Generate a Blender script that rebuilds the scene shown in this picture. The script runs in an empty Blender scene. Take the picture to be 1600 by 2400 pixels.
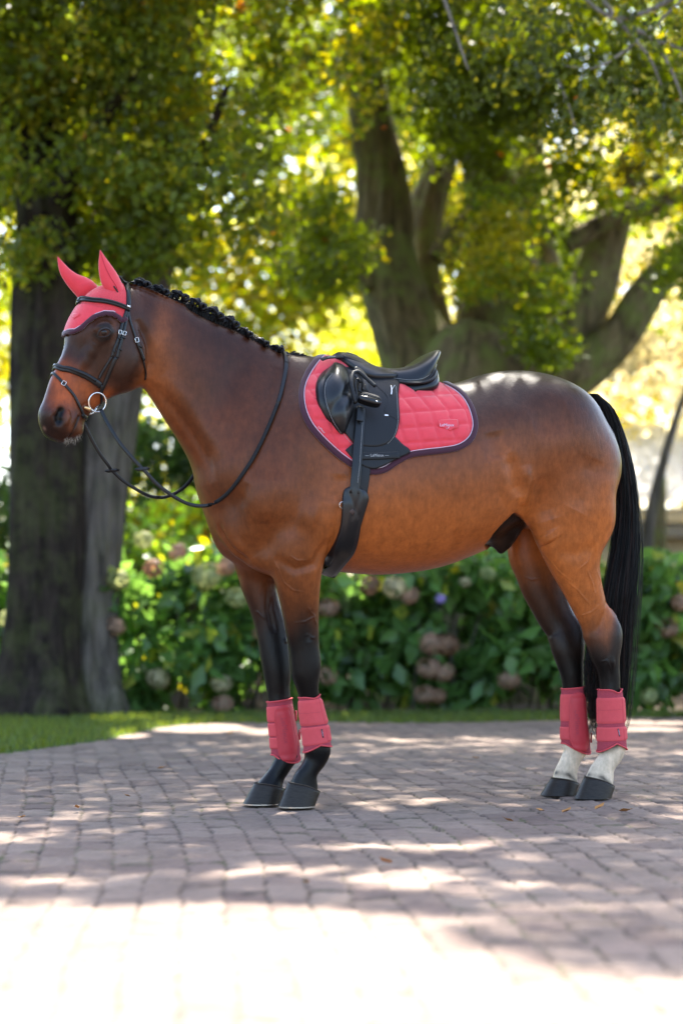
import bpy, bmesh, math, random, time
import numpy as np
from mathutils import Vector, Matrix
from mathutils.bvhtree import BVHTree
T0 = time.time()
rad = math.radians
SC = bpy.context.scene
COL = SC.collection

# ------------------------------------------------------------------ camera
FPX, HOR, CAMH = 4382.0, 1450.0, 0.69          # focal length in photo pixels, horizon row, lens height
PITCH = math.atan((HOR - 1200.0) / FPX)
cam_d = bpy.data.cameras.new("camera")
cam = bpy.data.objects.new("camera", cam_d); COL.objects.link(cam)
cam_d.sensor_fit = 'HORIZONTAL'; cam_d.sensor_width = 24.0
cam_d.lens = FPX / 1600.0 * 24.0
cam.location = (0, 0, CAMH)
cam.rotation_euler = (math.pi / 2 + PITCH, 0, 0)
cam_d.clip_start = 0.1; cam_d.clip_end = 600
cam_d.dof.use_dof = True; cam_d.dof.focus_distance = 6.95; cam_d.dof.aperture_fstop = 1.55
SC.camera = cam

# ------------------------------------------------------------------ light
SUN_EL, SUN_AZ = rad(58), rad(8)              # behind the horse, a little to the right
world = bpy.data.worlds.new("World"); SC.world = world; world.use_nodes = True
nt = world.node_tree
sky = nt.nodes.new('ShaderNodeTexSky'); sky.sky_type = 'NISHITA'; sky.sun_disc = False
sky.sun_elevation = SUN_EL; sky.sun_rotation = SUN_AZ; sky.air_density = 1.0; sky.dust_density = 2.0
bg = nt.nodes['Background']; bg.inputs['Strength'].default_value = 0.15
nt.links.new(sky.outputs[0], bg.inputs['Color'])
SUN_DIR = Vector((math.sin(SUN_AZ) * math.cos(SUN_EL), math.cos(SUN_AZ) * math.cos(SUN_EL), math.sin(SUN_EL)))
sd = bpy.data.lights.new("sun", 'SUN'); sd.energy = 5.0; sd.angle = rad(0.6); sd.color = (1.0, 0.94, 0.84)
so = bpy.data.objects.new("sun", sd); COL.objects.link(so)
so.rotation_euler = SUN_DIR.to_track_quat('Z', 'Y').to_euler()
SC.view_settings.view_transform = 'Standard'; SC.view_settings.look = 'None'
SC.view_settings.exposure = 2.35; SC.view_settings.gamma = 1.0
SC.cycles.max_bounces = 6; SC.cycles.transmission_bounces = 4; SC.cycles.diffuse_bounces = 3
SC.cycles.use_denoising = True

# ------------------------------------------------------------------ picture <-> world helpers
def ray(px, py):
    """direction of the view ray through photo pixel (1600 x 2400)"""
    x = (px - 800.0) / FPX; z = (1200.0 - py) / FPX
    return Vector((x, math.cos(PITCH) - z * math.sin(PITCH), math.sin(PITCH) + z * math.cos(PITCH)))
CAM = Vector((0, 0, CAMH))
def at(px, py, Y):
    d = ray(px, py); return CAM + d * (Y / d.y)
def onground(px, py, z=0.0):
    d = ray(px, py); return CAM + d * ((z - CAMH) / d.z)
def F(x, y): return (x / 0.98, y / 0.98)
def H(x, y): return (60 + x / 3.92, 560 + y / 3.92)
def S(x, y): return (640 + x / 3.015, 780 + y / 3.015)
def L(x, y): return (400 + x / 3.136, 1250 + y / 3.136)
def R(x, y): return (1080 + x / 3.015, 1150 + y / 3.015)
def N(x, y): return (280 + x / 3.136, 620 + y / 3.136)
def B(x, y): return (1000 + x / 3.136, 820 + y / 3.136)

# horse frame: +X towards the tail, +Y away from the camera, Z up, origin on the ground
g0 = onground(662, 1887); g1 = onground(1348, 1867)
YAW = math.atan2(g1.y - g0.y, g1.x - g0.x)
HM = Matrix.Translation((g0 + g1) / 2) @ Matrix.Rotation(YAW, 4, 'Z')
HMI = HM.inverted()
camL = HMI @ CAM
HR = HMI.to_3x3()
def P(p, lat=0.0):
    """photo point -> horse-local point on the plane y = lat"""
    d = HR @ ray(*p); return camL + d * ((lat - camL.y) / d.y)
HEADTURN = rad(13)
POLL_LAT = -0.05
poll = P(H(860, 420), POLL_LAT)
hx = Vector((math.cos(HEADTURN), math.sin(HEADTURN), 0)); hn = Vector((-math.sin(HEADTURN), math.cos(HEADTURN), 0))
def PH(p, lat=0.0):
    d = HR @ ray(*p); n = hn
    t = (lat + n.dot(poll) - n.dot(camL)) / n.dot(d); return camL + d * t
print("YAW", math.degrees(YAW), "withers", P(F(740, 812)), "poll", poll)

# ------------------------------------------------------------------ implicit body
class Field:
    def __init__(s, lo, hi, h):
        s.lo = np.array(lo, float); s.h = h
        s.n = np.ceil((np.array(hi) - s.lo) / h).astype(int) + 1
        s.F = np.full(tuple(s.n), 0.06, np.float32)
    def box(s, lo, hi):
        a = np.maximum(0, np.floor((np.array(lo) - s.lo) / s.h).astype(int))
        b = np.minimum(s.n, np.ceil((np.array(hi) - s.lo) / s.h).astype(int) + 1)
        ax = [(s.lo[i] + s.h * np.arange(a[i], b[i])).astype(np.float32) for i in range(3)]
        return tuple(slice(a[i], b[i]) for i in range(3)), np.meshgrid(*ax, indexing='ij', sparse=True)
    def merge(s, sl, d, k, sub=False):
        f = s.F[sl]
        if sub:
            d = -d; h = np.clip(0.5 - 0.5 * (d - f) / -k, 0, 1)
            hh = np.maximum(k - np.abs(f - d), 0) / k
            s.F[sl] = np.maximum(f, d) + hh * hh * k * 0.25
        else:
            hh = np.maximum(k - np.abs(f - d), 0) / k
            s.F[sl] = np.minimum(f, d) - hh * hh * k * 0.25
    def blob(s, c, r, k=0.03, rot=None, sub=False):
        """ellipsoid; rot = 3x3 with the axes as columns"""
        c = np.array(c); r = np.array(r); m = max(r) + k + 0.03
        sl, (X, Y, Z) = s.box(c - m, c + m)
        x, y, z = X - c[0], Y - c[1], Z - c[2]
        if rot is not None:
            M = np.array(rot)
            x, y, z = (M[0][0]*x + M[1][0]*y + M[2][0]*z, M[0][1]*x + M[1][1]*y + M[2][1]*z, M[0][2]*x + M[1][2]*y + M[2][2]*z)
        k0 = np.sqrt((x/r[0])**2 + (y/r[1])**2 + (z/r[2])**2); k1 = np.sqrt((x/r[0]**2)**2 + (y/r[1]**2)**2 + (z/r[2]**2)**2)
        d = k0 * (k0 - 1.0) / np.maximum(k1, 1e-4)
        s.merge(sl, d.astype(np.float32), k, sub)
    def caps(s, pts, rs, k=0.02, sub=False, flat=None):
        """chain of tapered round capsules"""
        for i in range(len(pts) - 1):
            a = np.array(pts[i]); b = np.array(pts[i+1]); ra, rb = rs[i], rs[i+1]
            m = max(ra, rb) + k + 0.02
            sl, (X, Y, Z) = s.box(np.minimum(a, b) - m, np.maximum(a, b) + m)
            ab = b - a; L2 = max(float(ab @ ab), 1e-9)
            x, y, z = X - a[0], Y - a[1], Z - a[2]
            t = np.clip((x*ab[0] + y*ab[1] + z*ab[2]) / L2, 0, 1)
            d = np.sqrt((x - t*ab[0])**2 + (y - t*ab[1])**2 + (z - t*ab[2])**2) - (ra + (rb - ra) * t)
            s.merge(sl, d.astype(np.float32), k if i == 0 or k < .01 else k, sub)
    def loft(s, st, k=0.03, p=2.0, sub=4):
        """st: list of (A, B, w, egg[, latdir]) ; A,B = opposite outline points (3-D), w = half width sideways.
        egg > 0 narrows the A side"""
        A = np.array([list(q[0]) for q in st]); Bp = np.array([list(q[1]) for q in st])
        w = np.array([q[2] for q in st]); e = np.array([q[3] for q in st])
        W = np.array([list(q[4]) if len(q) > 4 else (0, 1, 0) for q in st], float)
        n = len(st)
        def cr(V, t):
            i = min(int(t), n - 2); u = t - i
            p1, p2 = V[i], V[i+1]; p0 = V[i-1] if i > 0 else 2*p1 - p2; p3 = V[i+2] if i+2 < n else 2*p2 - p1
            return 0.5*((2*p1) + (-p0+p2)*u + (2*p0-5*p1+4*p2-p3)*u*u + (-p0+3*p1-3*p2+p3)*u**3)
        ts = [i / sub for i in range((n-1)*sub + 1)]
        C = np.array([cr((A+Bp)/2, t) for t in ts]); U = np.array([cr((A-Bp)/2, t) for t in ts])
        w = np.array([cr(w, t) for t in ts]); e = np.array([cr(e, t) for t in ts]); W = np.array([cr(W, t) for t in ts])
        m = len(ts)
        Tn = np.gradient(C, axis=0); Tn /= np.linalg.norm(Tn, axis=1)[:, None]
        Wn = W / np.linalg.norm(W, axis=1)[:, None]
        Wn -= (Wn*Tn).sum(1)[:, None]*Tn; Wn /= np.linalg.norm(Wn, axis=1)[:, None]
        Un = np.cross(Wn, Tn); sg = np.sign((Un*U).sum(1)); Un *= sg[:, None]
        hu = np.abs((U*Un).sum(1))
        ext = np.maximum(hu, w).max() + 0.02
        sl, (X, Y, Z) = s.box(C.min(0) - ext - k, C.max(0) + ext + k)
        shp = np.broadcast(X, Y, Z).shape
        # nearest sample on a coarse pass, per voxel
        best = np.full(shp, 1e9, np.float32); bt = np.zeros(shp, np.float32)
        for i in range(m - 1):
            a = C[i]; ab = C[i+1] - a; L2 = max(float(ab @ ab), 1e-9)
            x, y, z = X - np.float32(a[0]), Y - np.float32(a[1]), Z - np.float32(a[2])
            t = (x*np.float32(ab[0]/L2) + y*np.float32(ab[1]/L2)) + z*np.float32(ab[2]/L2)
            np.clip(t, 0, 1, out=t)
            q = (x - t*np.float32(ab[0]))**2 + (y - t*np.float32(ab[1]))**2 + (z - t*np.float32(ab[2]))**2
            mk = q < best
            best = np.where(mk, q, best); bt = np.where(mk, t + np.float32(i), bt)
        # only voxels within reach
        idx = np.nonzero(best < (ext + k)**2)
        tt = bt[idx]; i0 = np.minimum(tt.astype(int), m - 2); u = (tt - i0)[:, None]
        def g(V): return V[i0]*(1-u) + V[i0+1]*u if V.ndim == 2 else V[i0]*(1-u[:, 0]) + V[i0+1]*u[:, 0]
        px = np.stack([np.broadcast_to(q, shp)[idx] for q in (X, Y, Z)], 1)
        D = px - g(C); Uc, Wc, Tc = g(Un), g(Wn), g(Tn)
        a = (D*Uc).sum(1); b = (D*Wc).sum(1); c = (D*Tc).sum(1)
        h_, w_, e_ = g(hu), g(w), g(e)
        w_ = w_ * (1 - e_*np.clip(a/h_, -1, 1)); rc = np.minimum(h_, w_) * 0.8
        end = (tt <= 0.0001) | (tt >= m - 1.0001); c = np.where(end, c, 0)
        a_, b_, c_ = np.abs(a/h_), np.abs(b/w_), np.abs(c/rc)
        k0 = np.maximum((a_**p + b_**p + c_**p)**(1/p), 1e-3)
        k1 = k0**(1-p)*np.sqrt((a_**(p-1)/h_)**2 + (b_**(p-1)/w_)**2 + (c_**(p-1)/rc)**2)
        d = np.full(shp, 9.0, np.float32); d[idx] = np.maximum((k0-1)/np.maximum(k1, 1e-3), -np.minimum(h_, w_))
        s.merge(sl, d, k)
    def blur(s, lo, hi, r, n=2, fade=0.08):
        """soften the field inside a box, fading out over `fade` metres"""
        sl, (X, Y, Z) = s.box(lo, hi); G = s.F[sl]
        for _ in range(n):
            for ax in range(3):
                c = np.cumsum(np.pad(G, [(r+1, r) if a == ax else (0, 0) for a in range(3)], mode='edge'), axis=ax, dtype=np.float64)
                a1 = [slice(None)]*3; a0 = [slice(None)]*3; a1[ax] = slice(2*r+1, None); a0[ax] = slice(0, -(2*r+1))
                G = ((c[tuple(a1)] - c[tuple(a0)]) / (2*r+1)).astype(np.float32)
        w = 1.0
        for q, a, b in ((X, lo[0], hi[0]), (Z, lo[2], hi[2])):
            w = w * np.clip(np.minimum(q - a, b - q)/fade, 0, 1)
        s.F[sl] = s.F[sl]*(1-w) + G*w
    def mesh(s, smooth=2):
        F_ = s.F; n = F_.shape; ins = F_ < 0
        c = np.zeros((n[0]-1, n[1]-1, n[2]-1), np.int8)
        for dx in (0, 1):
            for dy in (0, 1):
                for dz in (0, 1):
                    c += ins[dx:n[0]-1+dx, dy:n[1]-1+dy, dz:n[2]-1+dz]
        act = (c > 0) & (c < 8)
        I = np.argwhere(act); vid = np.full(act.shape, -1, np.int64); vid[act] = np.arange(len(I))
        acc = np.zeros((len(I), 3)); cnt = np.zeros(len(I))
        cor = [(dx, dy, dz) for dx in (0, 1) for dy in (0, 1) for dz in (0, 1)]
        val = {q: F_[I[:, 0]+q[0], I[:, 1]+q[1], I[:, 2]+q[2]].astype(float) for q in cor}
        for q in cor:
            for ax in range(3):
                if q[ax] == 0:
                    r = list(q); r[ax] = 1; r = tuple(r)
                    v0, v1 = val[q], val[r]; mk = (v0 < 0) != (v1 < 0)
                    t = np.where(mk, v0/np.where(mk, v0 - v1, 1), 0)
                    p = np.tile(np.array(q, float), (len(I), 1)); p[:, ax] += t
                    acc += p*mk[:, None]; cnt += mk
        V = (I + acc/cnt[:, None])*s.h + s.lo
        quads = []
        for ax in range(3):
            a1, a2 = (ax+1) % 3, (ax+2) % 3
            s0 = [slice(None)]*3; s1 = [slice(None)]*3; s0[ax] = slice(0, -1); s1[ax] = slice(1, None)
            e = ins[tuple(s0)] != ins[tuple(s1)]
            E = np.argwhere(e); E = E[(E[:, a1] > 0) & (E[:, a2] > 0) & (E[:, a1] < n[a1]-1) & (E[:, a2] < n[a2]-1)]
            fl = ins[tuple(s0)][E[:, 0], E[:, 1], E[:, 2]]
            def idd(d1, d2):
                q = E.copy(); q[:, a1] -= d1; q[:, a2] -= d2; return vid[q[:, 0], q[:, 1], q[:, 2]]
            Q = np.stack([idd(1, 1), idd(0, 1), idd(0, 0), idd(1, 0)], 1)
            Q[~fl] = Q[~fl][:, ::-1]; quads.append(Q)
        Q = np.concatenate(quads)
        ed = np.concatenate([Q[:, [0, 1]], Q[:, [1, 2]], Q[:, [2, 3]], Q[:, [3, 0]]])
        for it in range(smooth*2):
            sm = np.zeros_like(V); ct = np.zeros(len(V))
            np.add.at(sm, ed[:, 0], V[ed[:, 1]]); np.add.at(ct, ed[:, 0], 1)
            lam = 0.5 if it % 2 == 0 else -0.52
            V = V + lam*(sm/ct[:, None] - V)
        return V, Q

def mesh_obj(name, V, Fc, mat=None, parent=None, smooth=True, local=True):
    me = bpy.data.meshes.new(name)
    if isinstance(Fc, np.ndarray):
        me.vertices.add(len(V)); me.vertices.foreach_set('co', np.asarray(V, np.float32).ravel())
        k = Fc.shape[1]; me.loops.add(Fc.size); me.loops.foreach_set('vertex_index', Fc.astype(np.int32).ravel())
        me.polygons.add(len(Fc)); me.polygons.foreach_set('loop_start', np.arange(0, Fc.size, k, dtype=np.int32))
        me.update(calc_edges=True); me.validate()
    else:
        me.from_pydata([tuple(v) for v in V], [], [tuple(f) for f in Fc]); me.update()
    if smooth: me.polygons.foreach_set('use_smooth', np.ones(len(me.polygons), bool))
    if mat: me.materials.append(mat)
    o = bpy.data.objects.new(name, me); COL.objects.link(o)
    if parent is not None: o.parent = parent
    return o
def thing(name, label, cat, mat4=None, group=None):
    o = bpy.data.objects.new(name, None); COL.objects.link(o)
    o.empty_display_size = 0.1
    if mat4 is not None: o.matrix_world = mat4
    tag(o, label, cat, group); return o
def tag(o, label=None, cat=None, group=None, kind=None):
    if label: o['label'] = label
    if cat: o['category'] = cat
    if group: o['group'] = group
    if kind: o['kind'] = kind
    return o

# ------------------------------------------------------------------ the horse
HF = Field((-1.62, -0.46, -0.02), (0.92, 0.42, 2.02), 0.0065)
print("grid", HF.n)
def pr(a, b, w, e=0.0, lat=0.0, fn=P, conv=F, W=None):
    q = (fn(conv(*a), lat), fn(conv(*b), lat), w, e)
    return q + ((W,) if W is not None else ())
# trunk
HF.loft([pr((535, 1010), (535, 1250), .13, .1), pr((568, 960), (568, 1300), .20, .1), pr((612, 900), (612, 1318), .235, .2), pr((680, 842), (680, 1318), .255, .35),
         pr((740, 818), (740, 1316), .265, .35), pr((800, 840), (800, 1321), .28, .22), pr((870, 865), (870, 1323), .295, .08), pr((950, 880), (950, 1314), .305, .02),
         pr((1010, 875), (1010, 1300), .30, 0), pr((1080, 857), (1080, 1272), .285, 0.02), pr((1150, 844), (1150, 1225), .27, .05), pr((1215, 848), (1220, 1190), .26, .12),
         pr((1280, 870), (1300, 1160), .23, .2), pr((1330, 905), (1345, 1130), .18, .15), pr((1362, 965), (1375, 1080), .11, 0)], k=.02, p=2.15)
# neck
HF.loft([pr((262, 690), (300, 835), .07, 0, POLL_LAT), pr((305, 655), (337, 865), .072, .12, POLL_LAT*.9), pr((396, 678), (368, 912), .075, .2, POLL_LAT*.6), pr((490, 720), (402, 975), .085, .3, POLL_LAT*.3),
         pr((572, 758), (436, 1035), .105, .35), pr((648, 795), (464, 1092), .135, .38), pr((705, 815), (482, 1150), .17, .35), pr((750, 860), (505, 1205), .20, .3)], k=.06)
HF.blur((-1.05, -0.46, .5), (0.92, 0.42, 2.0), 4, 2, .1)
# hindquarter muscle over hip / thigh, both sides
for s in (-1, 1):
    HF.blob(P(F(1235, 1000), 0) + Vector((0, s*.135, 0)), (.20, .125, .19), .08)
    HF.blob(P(F(1322, 1075), 0) + Vector((0, s*.10, 0)), (.14, .13, .17), .05)
    HF.blob(P(F(1262, 1150), 0) + Vector((0, s*.15, 0)), (.11, .09, .16), .06)
    HF.blob(P(F(690, 1010), 0) + Vector((0, s*.16, 0)), (.10, .085, .20), .08, rot=[[.9, 0, .43], [0, 1, 0], [-.43, 0, .9]])  # shoulder blade
    HF.blob(P(F(608, 1150), 0) + Vector((0, s*.15, 0)), (.12, .10, .13), .06)       # point of shoulder
    HF.blob(P(F(705, 1200), 0) + Vector((0, s*.175, 0)), (.12, .085, .11), .06)      # triceps
    HF.blob(P(F(560, 1215), 0) + Vector((0, s*.08, 0)), (.10, .085, .12), .05)      # pectorals
    HF.blob(P(F(640, 1290), 0) + Vector((0, s*.09, 0)), (.13, .10, .06), .05)      # breast
# legs: near = camera side (y < 0)
def leg(pairs, conv, k=.03):
    HF.loft([pr(a, b, w, 0, lat, P, conv) for a, b, w, lat in pairs], k=k, p=2.3)
leg([((740, 60), (1140, 60), .075, -.17), ((735, 160), (1130, 170), .072, -.165), ((757, 300), (1110, 290), .066, -.155), ((782, 420), (1100, 420), .06, -.145), ((810, 550), (1093, 550), .053, -.135),
     ((842, 700), (1088, 700), .045, -.13), ((865, 820), (1088, 820), .043, -.125), ((877, 950), (1102, 955), .046, -.12), ((890, 1040), (1094, 1040), .044, -.12),
     ((926, 1140), (1084, 1130), .037, -.12), ((948, 1220), (1088, 1200), .03, -.12), ((975, 1350), (1095, 1340), .027, -.115), ((995, 1500), (1120, 1490), .028, -.11),
     ((985, 1600), (1172, 1570), .036, -.105), ((965, 1690), (1150, 1660), .034, -.10), ((915, 1780), (1085, 1770), .034, -.10), ((872, 1856), (1078, 1892), .0415, -.095)], L)
leg([((490, 60), (760, 60), .07, .13), ((483, 210), (740, 280), .068, .13), ((500, 330), (765, 350), .062, .12), ((545, 460), (795, 470), .055, .11), ((600, 620), (835, 620), .05, .10),
     ((632, 740), (857, 740), .043, .09), ((658, 900), (878, 900), .046, .085), ((680, 1020), (882, 1020), .044, .08), ((700, 1120), (874, 1120), .037, .075),
     ((716, 1220), (878, 1210), .03, .07), ((745, 1400), (870, 1390), .027, .06), ((765, 1550), (895, 1540), .028, .05), ((755, 1650), (940, 1620), .036, .045),
     ((725, 1730), (900, 1700), .033, .04), ((680, 1800), (845, 1795), .034, .04), ((626, 1862), (822, 1896), .0415, .035)], L)
leg([((540, -60), (1080, -60), .085, -.16), ((505, 120), (1090, 100), .085, -.155), ((490, 240), (1085, 210), .08, -.15), ((520, 345), (1050, 330), .075, -.145), ((578, 450), (1005, 440), .07, -.14),
     ((637, 560), (992, 545), .062, -.135), ((712, 700), (1010, 680), .05, -.13), ((775, 830), (1052, 820), .04, -.125), ((838, 960), (1118, 930), .038, -.12), ((876, 1060), (1136, 1010), .042, -.12),
     ((915, 1170), (1122, 1150), .04, -.12), ((957, 1260), (1117, 1250), .034, -.12), ((978, 1340), (1120, 1340), .03, -.12), ((992, 1500), (1118, 1500), .027, -.12),
     ((1000, 1680), (1130, 1680), .028, -.12), ((980, 1820), (1158, 1800), .037, -.12), ((955, 1900), (1140, 1870), .034, -.12), ((915, 1970), (1085, 1970), .034, -.12), ((880, 2045), (1066, 2085), .0415, -.12)], R)
leg([((330, 50), (900, 50), .08, .14), ((300, 300), (860, 250), .078, .13), ((327, 470), (780, 430), .072, .12), ((382, 580), (760, 560), .065, .11), ((420, 690), (765, 680), .055, .10), ((472, 790), (775, 790), .047, .09),
     ((542, 920), (820, 900), .04, .08), ((607, 1020), (868, 980), .042, .07), ((640, 1130), (870, 1090), .042, .06), ((676, 1220), (864, 1200), .038, .055), ((708, 1310), (862, 1300), .033, .05),
     ((724, 1420), (862, 1420), .029, .05), ((740, 1600), (868, 1600), .027, .045), ((735, 1740), (880, 1730), .031, .04), ((718, 1840), (888, 1830), .036, .04), ((700, 1910), (850, 1895), .033, .04),
     ((665, 1990), (820, 1990), .034, .04), ((646, 2055), (814, 2088), .0415, .04)], R)
HF.blur((-.75, -0.46, .62), (0.92, 0.42, 2.0), 3, 2, .12)
# sheath
HF.caps([P(B(600, 1300), 0), P(B(560, 1400), 0), P(B(545, 1490), -.01)], [.07, .05, .02], .05)
# head (own plane, turned a little towards the camera)
hp = lambda a, b, w, e=0.0: pr(a, b, w, e, 0, PH, H, hn)
HA, HB = PH(H(830, 380)), PH(H(330, 1850))
haxis = (HB - HA); hlen = haxis.length; haxis.normalize(); hperp = hn.cross(haxis)
if hperp.x < 0: hperp = -hperp                                   # hperp points to the jaw side
def su(x, y):
    d = PH(H(x, y)) - HA; return d.dot(haxis)/hlen, d.dot(hperp)
fr = [su(*q) for q in ((770, 400), (650, 440), (535, 560), (445, 700), (395, 810), (372, 900), (370, 980), (345, 1060), (302, 1140), (250, 1230), (208, 1350), (172, 1470), (138, 1550), (120, 1610), (135, 1690), (158, 1750), (215, 1810), (300, 1850))]
bk = [su(*q) for q in ((860, 430), (960, 510), (1050, 640), (1110, 800), (1145, 950), (1160, 1090), (1150, 1220), (1080, 1340), (960, 1410), (840, 1430), (745, 1470), (650, 1540), (590, 1600), (545, 1660), (520, 1720), (480, 1780), (400, 1830))]
ss = np.linspace(-.15, 1.12, 256)
def smooth1(v, n=5):
    for _ in range(3): v = np.convolve(np.pad(v, n, mode='edge'), np.ones(2*n+1)/(2*n+1), 'valid')
    return v
fs = np.interp(ss, [q[0] for q in fr], [q[1] for q in fr]); bs = np.interp(ss, [q[0] for q in bk], [q[1] for q in bk])
e0, e1 = -.015, 1.015
mid = smooth1((fs+bs)/2, 6); half = (bs-fs)/2
cl = np.clip((ss-e0)/.17, 0, 1); cl2 = np.clip((e1-ss)/.15, 0, 1)
capf = np.sqrt(1-(1-cl)**2)*np.sqrt(1-(1-cl2)**2)
half = smooth1(half, 3)*1.0
WT = np.array([[-.1, .05, .06, .05], [.05, .055, .072, .06], [.15, .070, .086, .072], [.25, .078, .096, .076], [.32, .080, .104, .074], [.40, .072, .098, .070], [.48, .058, .082, .072],
               [.56, .050, .068, .066], [.64, .045, .056, .046], [.72, .042, .050, .036], [.80, .043, .050, .034], [.87, .049, .056, .038], [.93, .050, .056, .042], [1.0, .044, .048, .040], [1.1, .04, .04, .04]])
wf, wm, wb = [smooth1(np.interp(ss, WT[:, 0], WT[:, i]), 5) for i in (1, 2, 3)]
def head_loft(G, k):
    mn = [min(HA[i], HB[i]) - .26 for i in range(3)]; mx = [max(HA[i], HB[i]) + .26 for i in range(3)]
    sl, (X, Y, Z) = G.box(mn, mx); x, y, z = X - HA.x, Y - HA.y, Z - HA.z
    S_ = (x*haxis.x + y*haxis.y + z*haxis.z)/hlen; U_ = x*hperp.x + y*hperp.y + z*hperp.z; Y_ = np.abs(x*hn.x + y*hn.y + z*hn.z)
    ii = np.clip((S_ - ss[0])/(ss[1]-ss[0]), 0, 254.999); i0 = ii.astype(int); f = ii - i0
    def g(v): return v[i0]*(1-f) + v[i0+1]*f
    m_, h_, c_ = g(mid), g(half), np.maximum(g(capf), .02)
    u = (U_ - m_)/(h_*c_); uu = np.clip((U_ - m_)/h_, -1, 1)
    A_, M_, B_ = g(wf), g(wm), g(wb)
    W_ = M_ + (B_-A_)/2*uu + ((A_+B_)/2 - M_)*uu*uu
    p = np.interp(S_, [0, .15, .45, .65, .85, 1], [2.4, 3.0, 3.0, 2.8, 2.6, 2.3]).astype(np.float32)
    q = (np.abs(u)**p + (Y_/(W_*c_))**p)**(1/p) - 1
    g0, g1, g2 = np.gradient(q, G.h); gr = np.sqrt(g0*g0 + g1*g1 + g2*g2)
    d = np.clip(q/np.maximum(gr, 5.0), -.06, .06).astype(np.float32)
    d = np.where((S_ < e0-.1) | (S_ > e1+.08), .06, d).astype(np.float32)
    G.merge(sl, d, k)
def mirr(p): return p - hn*(2*(p-poll).dot(hn))
def build_head(G, fine=False):
    head_loft(G, .025)
    if not fine: return
    def sp(x, y, off):
        d = (HR @ ray(*H(x, y))).normalized(); h = BV0.ray_cast(camL, d); return h[0] + h[1]*off
    for m in (0, 1):
        q = (lambda x, y, o: mirr(sp(x, y, o))) if m else sp
        G.blob(q(715, 845, -.012), (.030, .026, .026), .03)           # orbit
        G.caps([q(640, 960, -.012), q(590, 1040, -.011), q(540, 1120, -.010), q(480, 1200, -.010)], [.008, .007, .006, .004], .03)   # facial crest
        G.blob(q(300, 1610, -.014), (.028, .02, .036), .03)           # nostril wing
        G.blob(q(355, 1700, -.010), (.02, .014, .03), .025)
        G.blob(q(885, 1120, -.018), (.055, .03, .062), .04)           # jowl
    G.blob(PH(H(455, 1770), 0), (.026, .034, .024), .03)           # chin and lower lip
    G.blob(PH(H(288, 1690), 0), (.058, .045, .060), .03)             # upper lip
build_head(HF)
t1 = time.time(); V, Q = HF.mesh(2)
BV0 = BVHTree.FromPolygons([tuple(v) for v in V], [tuple(q) for q in Q.tolist()])
# finer head
lo = [min(PH(H(100, 300))[i], PH(H(1150, 1850))[i]) for i in range(3)]
HG = Field((-1.60, -0.40, 1.28), (-1.08, 0.16, 2.02), 0.0035)
HG.loft([pr((262, 690), (300, 835), .07, 0, POLL_LAT), pr((305, 655), (337, 865), .072, .12, POLL_LAT*.9), pr((396, 678), (368, 912), .075, .2, POLL_LAT*.6), pr((490, 720), (402, 975), .085, .3, POLL_LAT*.3)], k=.06)
build_head(HG, True)
def vnormals(V, Q):
    n = np.cross(V[Q[:, 2]] - V[Q[:, 0]], V[Q[:, 3]] - V[Q[:, 1]]); o = np.zeros_like(V)
    for i in range(4): np.add.at(o, Q[:, i], n)
    return o/np.maximum(np.linalg.norm(o, axis=1), 1e-12)[:, None]
def region_weight(V, lo, hi, fade):
    return np.clip(np.min(np.concatenate([V - lo, hi - V], axis=1), axis=1)/fade, 0, 1)
me = bpy.data.meshes.new("t"); me.from_pydata([tuple(v) for v in V], [], Q.tolist()); bm = bmesh.new(); bm.from_mesh(me)
n_head = (PH(H(600, 1000)) - poll)
def in_head(c): return (c.x - (-1.13)) + (c.z - 1.62)*(-.35) < 0 and c.z > 1.2
def in_leg(c): return .45 < c.z < 1.12 and (c.x < -.38 or c.x > .15) and c.z < 1.0 + .25*(c.x > .3)
for rule, cuts in ((in_head, 1), (in_leg, 1)):
    es = set()
    for f in bm.faces:
        if rule(f.calc_center_median()): es.update(f.edges)
    bmesh.ops.subdivide_edges(bm, edges=list(es), cuts=cuts, use_grid_fill=True)
bmesh.ops.triangulate(bm, faces=bm.faces[:]); bm.verts.ensure_lookup_table()
V = np.array([v.co[:] for v in bm.verts]); Q = np.array([[v.index for v in f.verts] for f in bm.faces]); bm.free(); bpy.data.meshes.remove(me)
def vnormals(V, T):
    n = np.cross(V[T[:, 1]] - V[T[:, 0]], V[T[:, 2]] - V[T[:, 0]]); o = np.zeros_like(V)
    for i in range(3): np.add.at(o, T[:, i], n)
    return o/np.maximum(np.linalg.norm(o, axis=1), 1e-12)[:, None]
def samp(G, X):
    g = (X - G.lo)/G.h; i = np.clip(np.floor(g).astype(int), 0, G.n - 2); f = np.clip(g - i, 0, 1); o = 0
    for dx in (0, 1):
        for dy in (0, 1):
            for dz in (0, 1):
                w = (f[:, 0] if dx else 1-f[:, 0])*(f[:, 1] if dy else 1-f[:, 1])*(f[:, 2] if dz else 1-f[:, 2])
                o = o + w*G.F[i[:, 0]+dx, i[:, 1]+dy, i[:, 2]+dz]
    return o
hw = region_weight(V, HG.lo, HG.lo + HG.h*(HG.n - 1), .03); hm = np.nonzero((hw > 0) & ((V[:, 0] + 1.125) - .12*(V[:, 2] - 1.62) < .0))[0]
X = V[hm].copy(); e = .003
fw = (hw[hm]*np.clip(-((X[:, 0] + 1.125) - .12*(X[:, 2] - 1.62))/.05, 0, 1))[:, None]
for it in range(5):
    f0 = samp(HG, X); g = np.stack([samp(HG, X + np.eye(3)[a]*e) - samp(HG, X - np.eye(3)[a]*e) for a in range(3)], 1)/(2*e)
    gl = np.maximum(np.linalg.norm(g, axis=1), .3)
    X -= g*(np.clip(f0, -.012, .012)/gl**2)[:, None]*.9*fw
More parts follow.
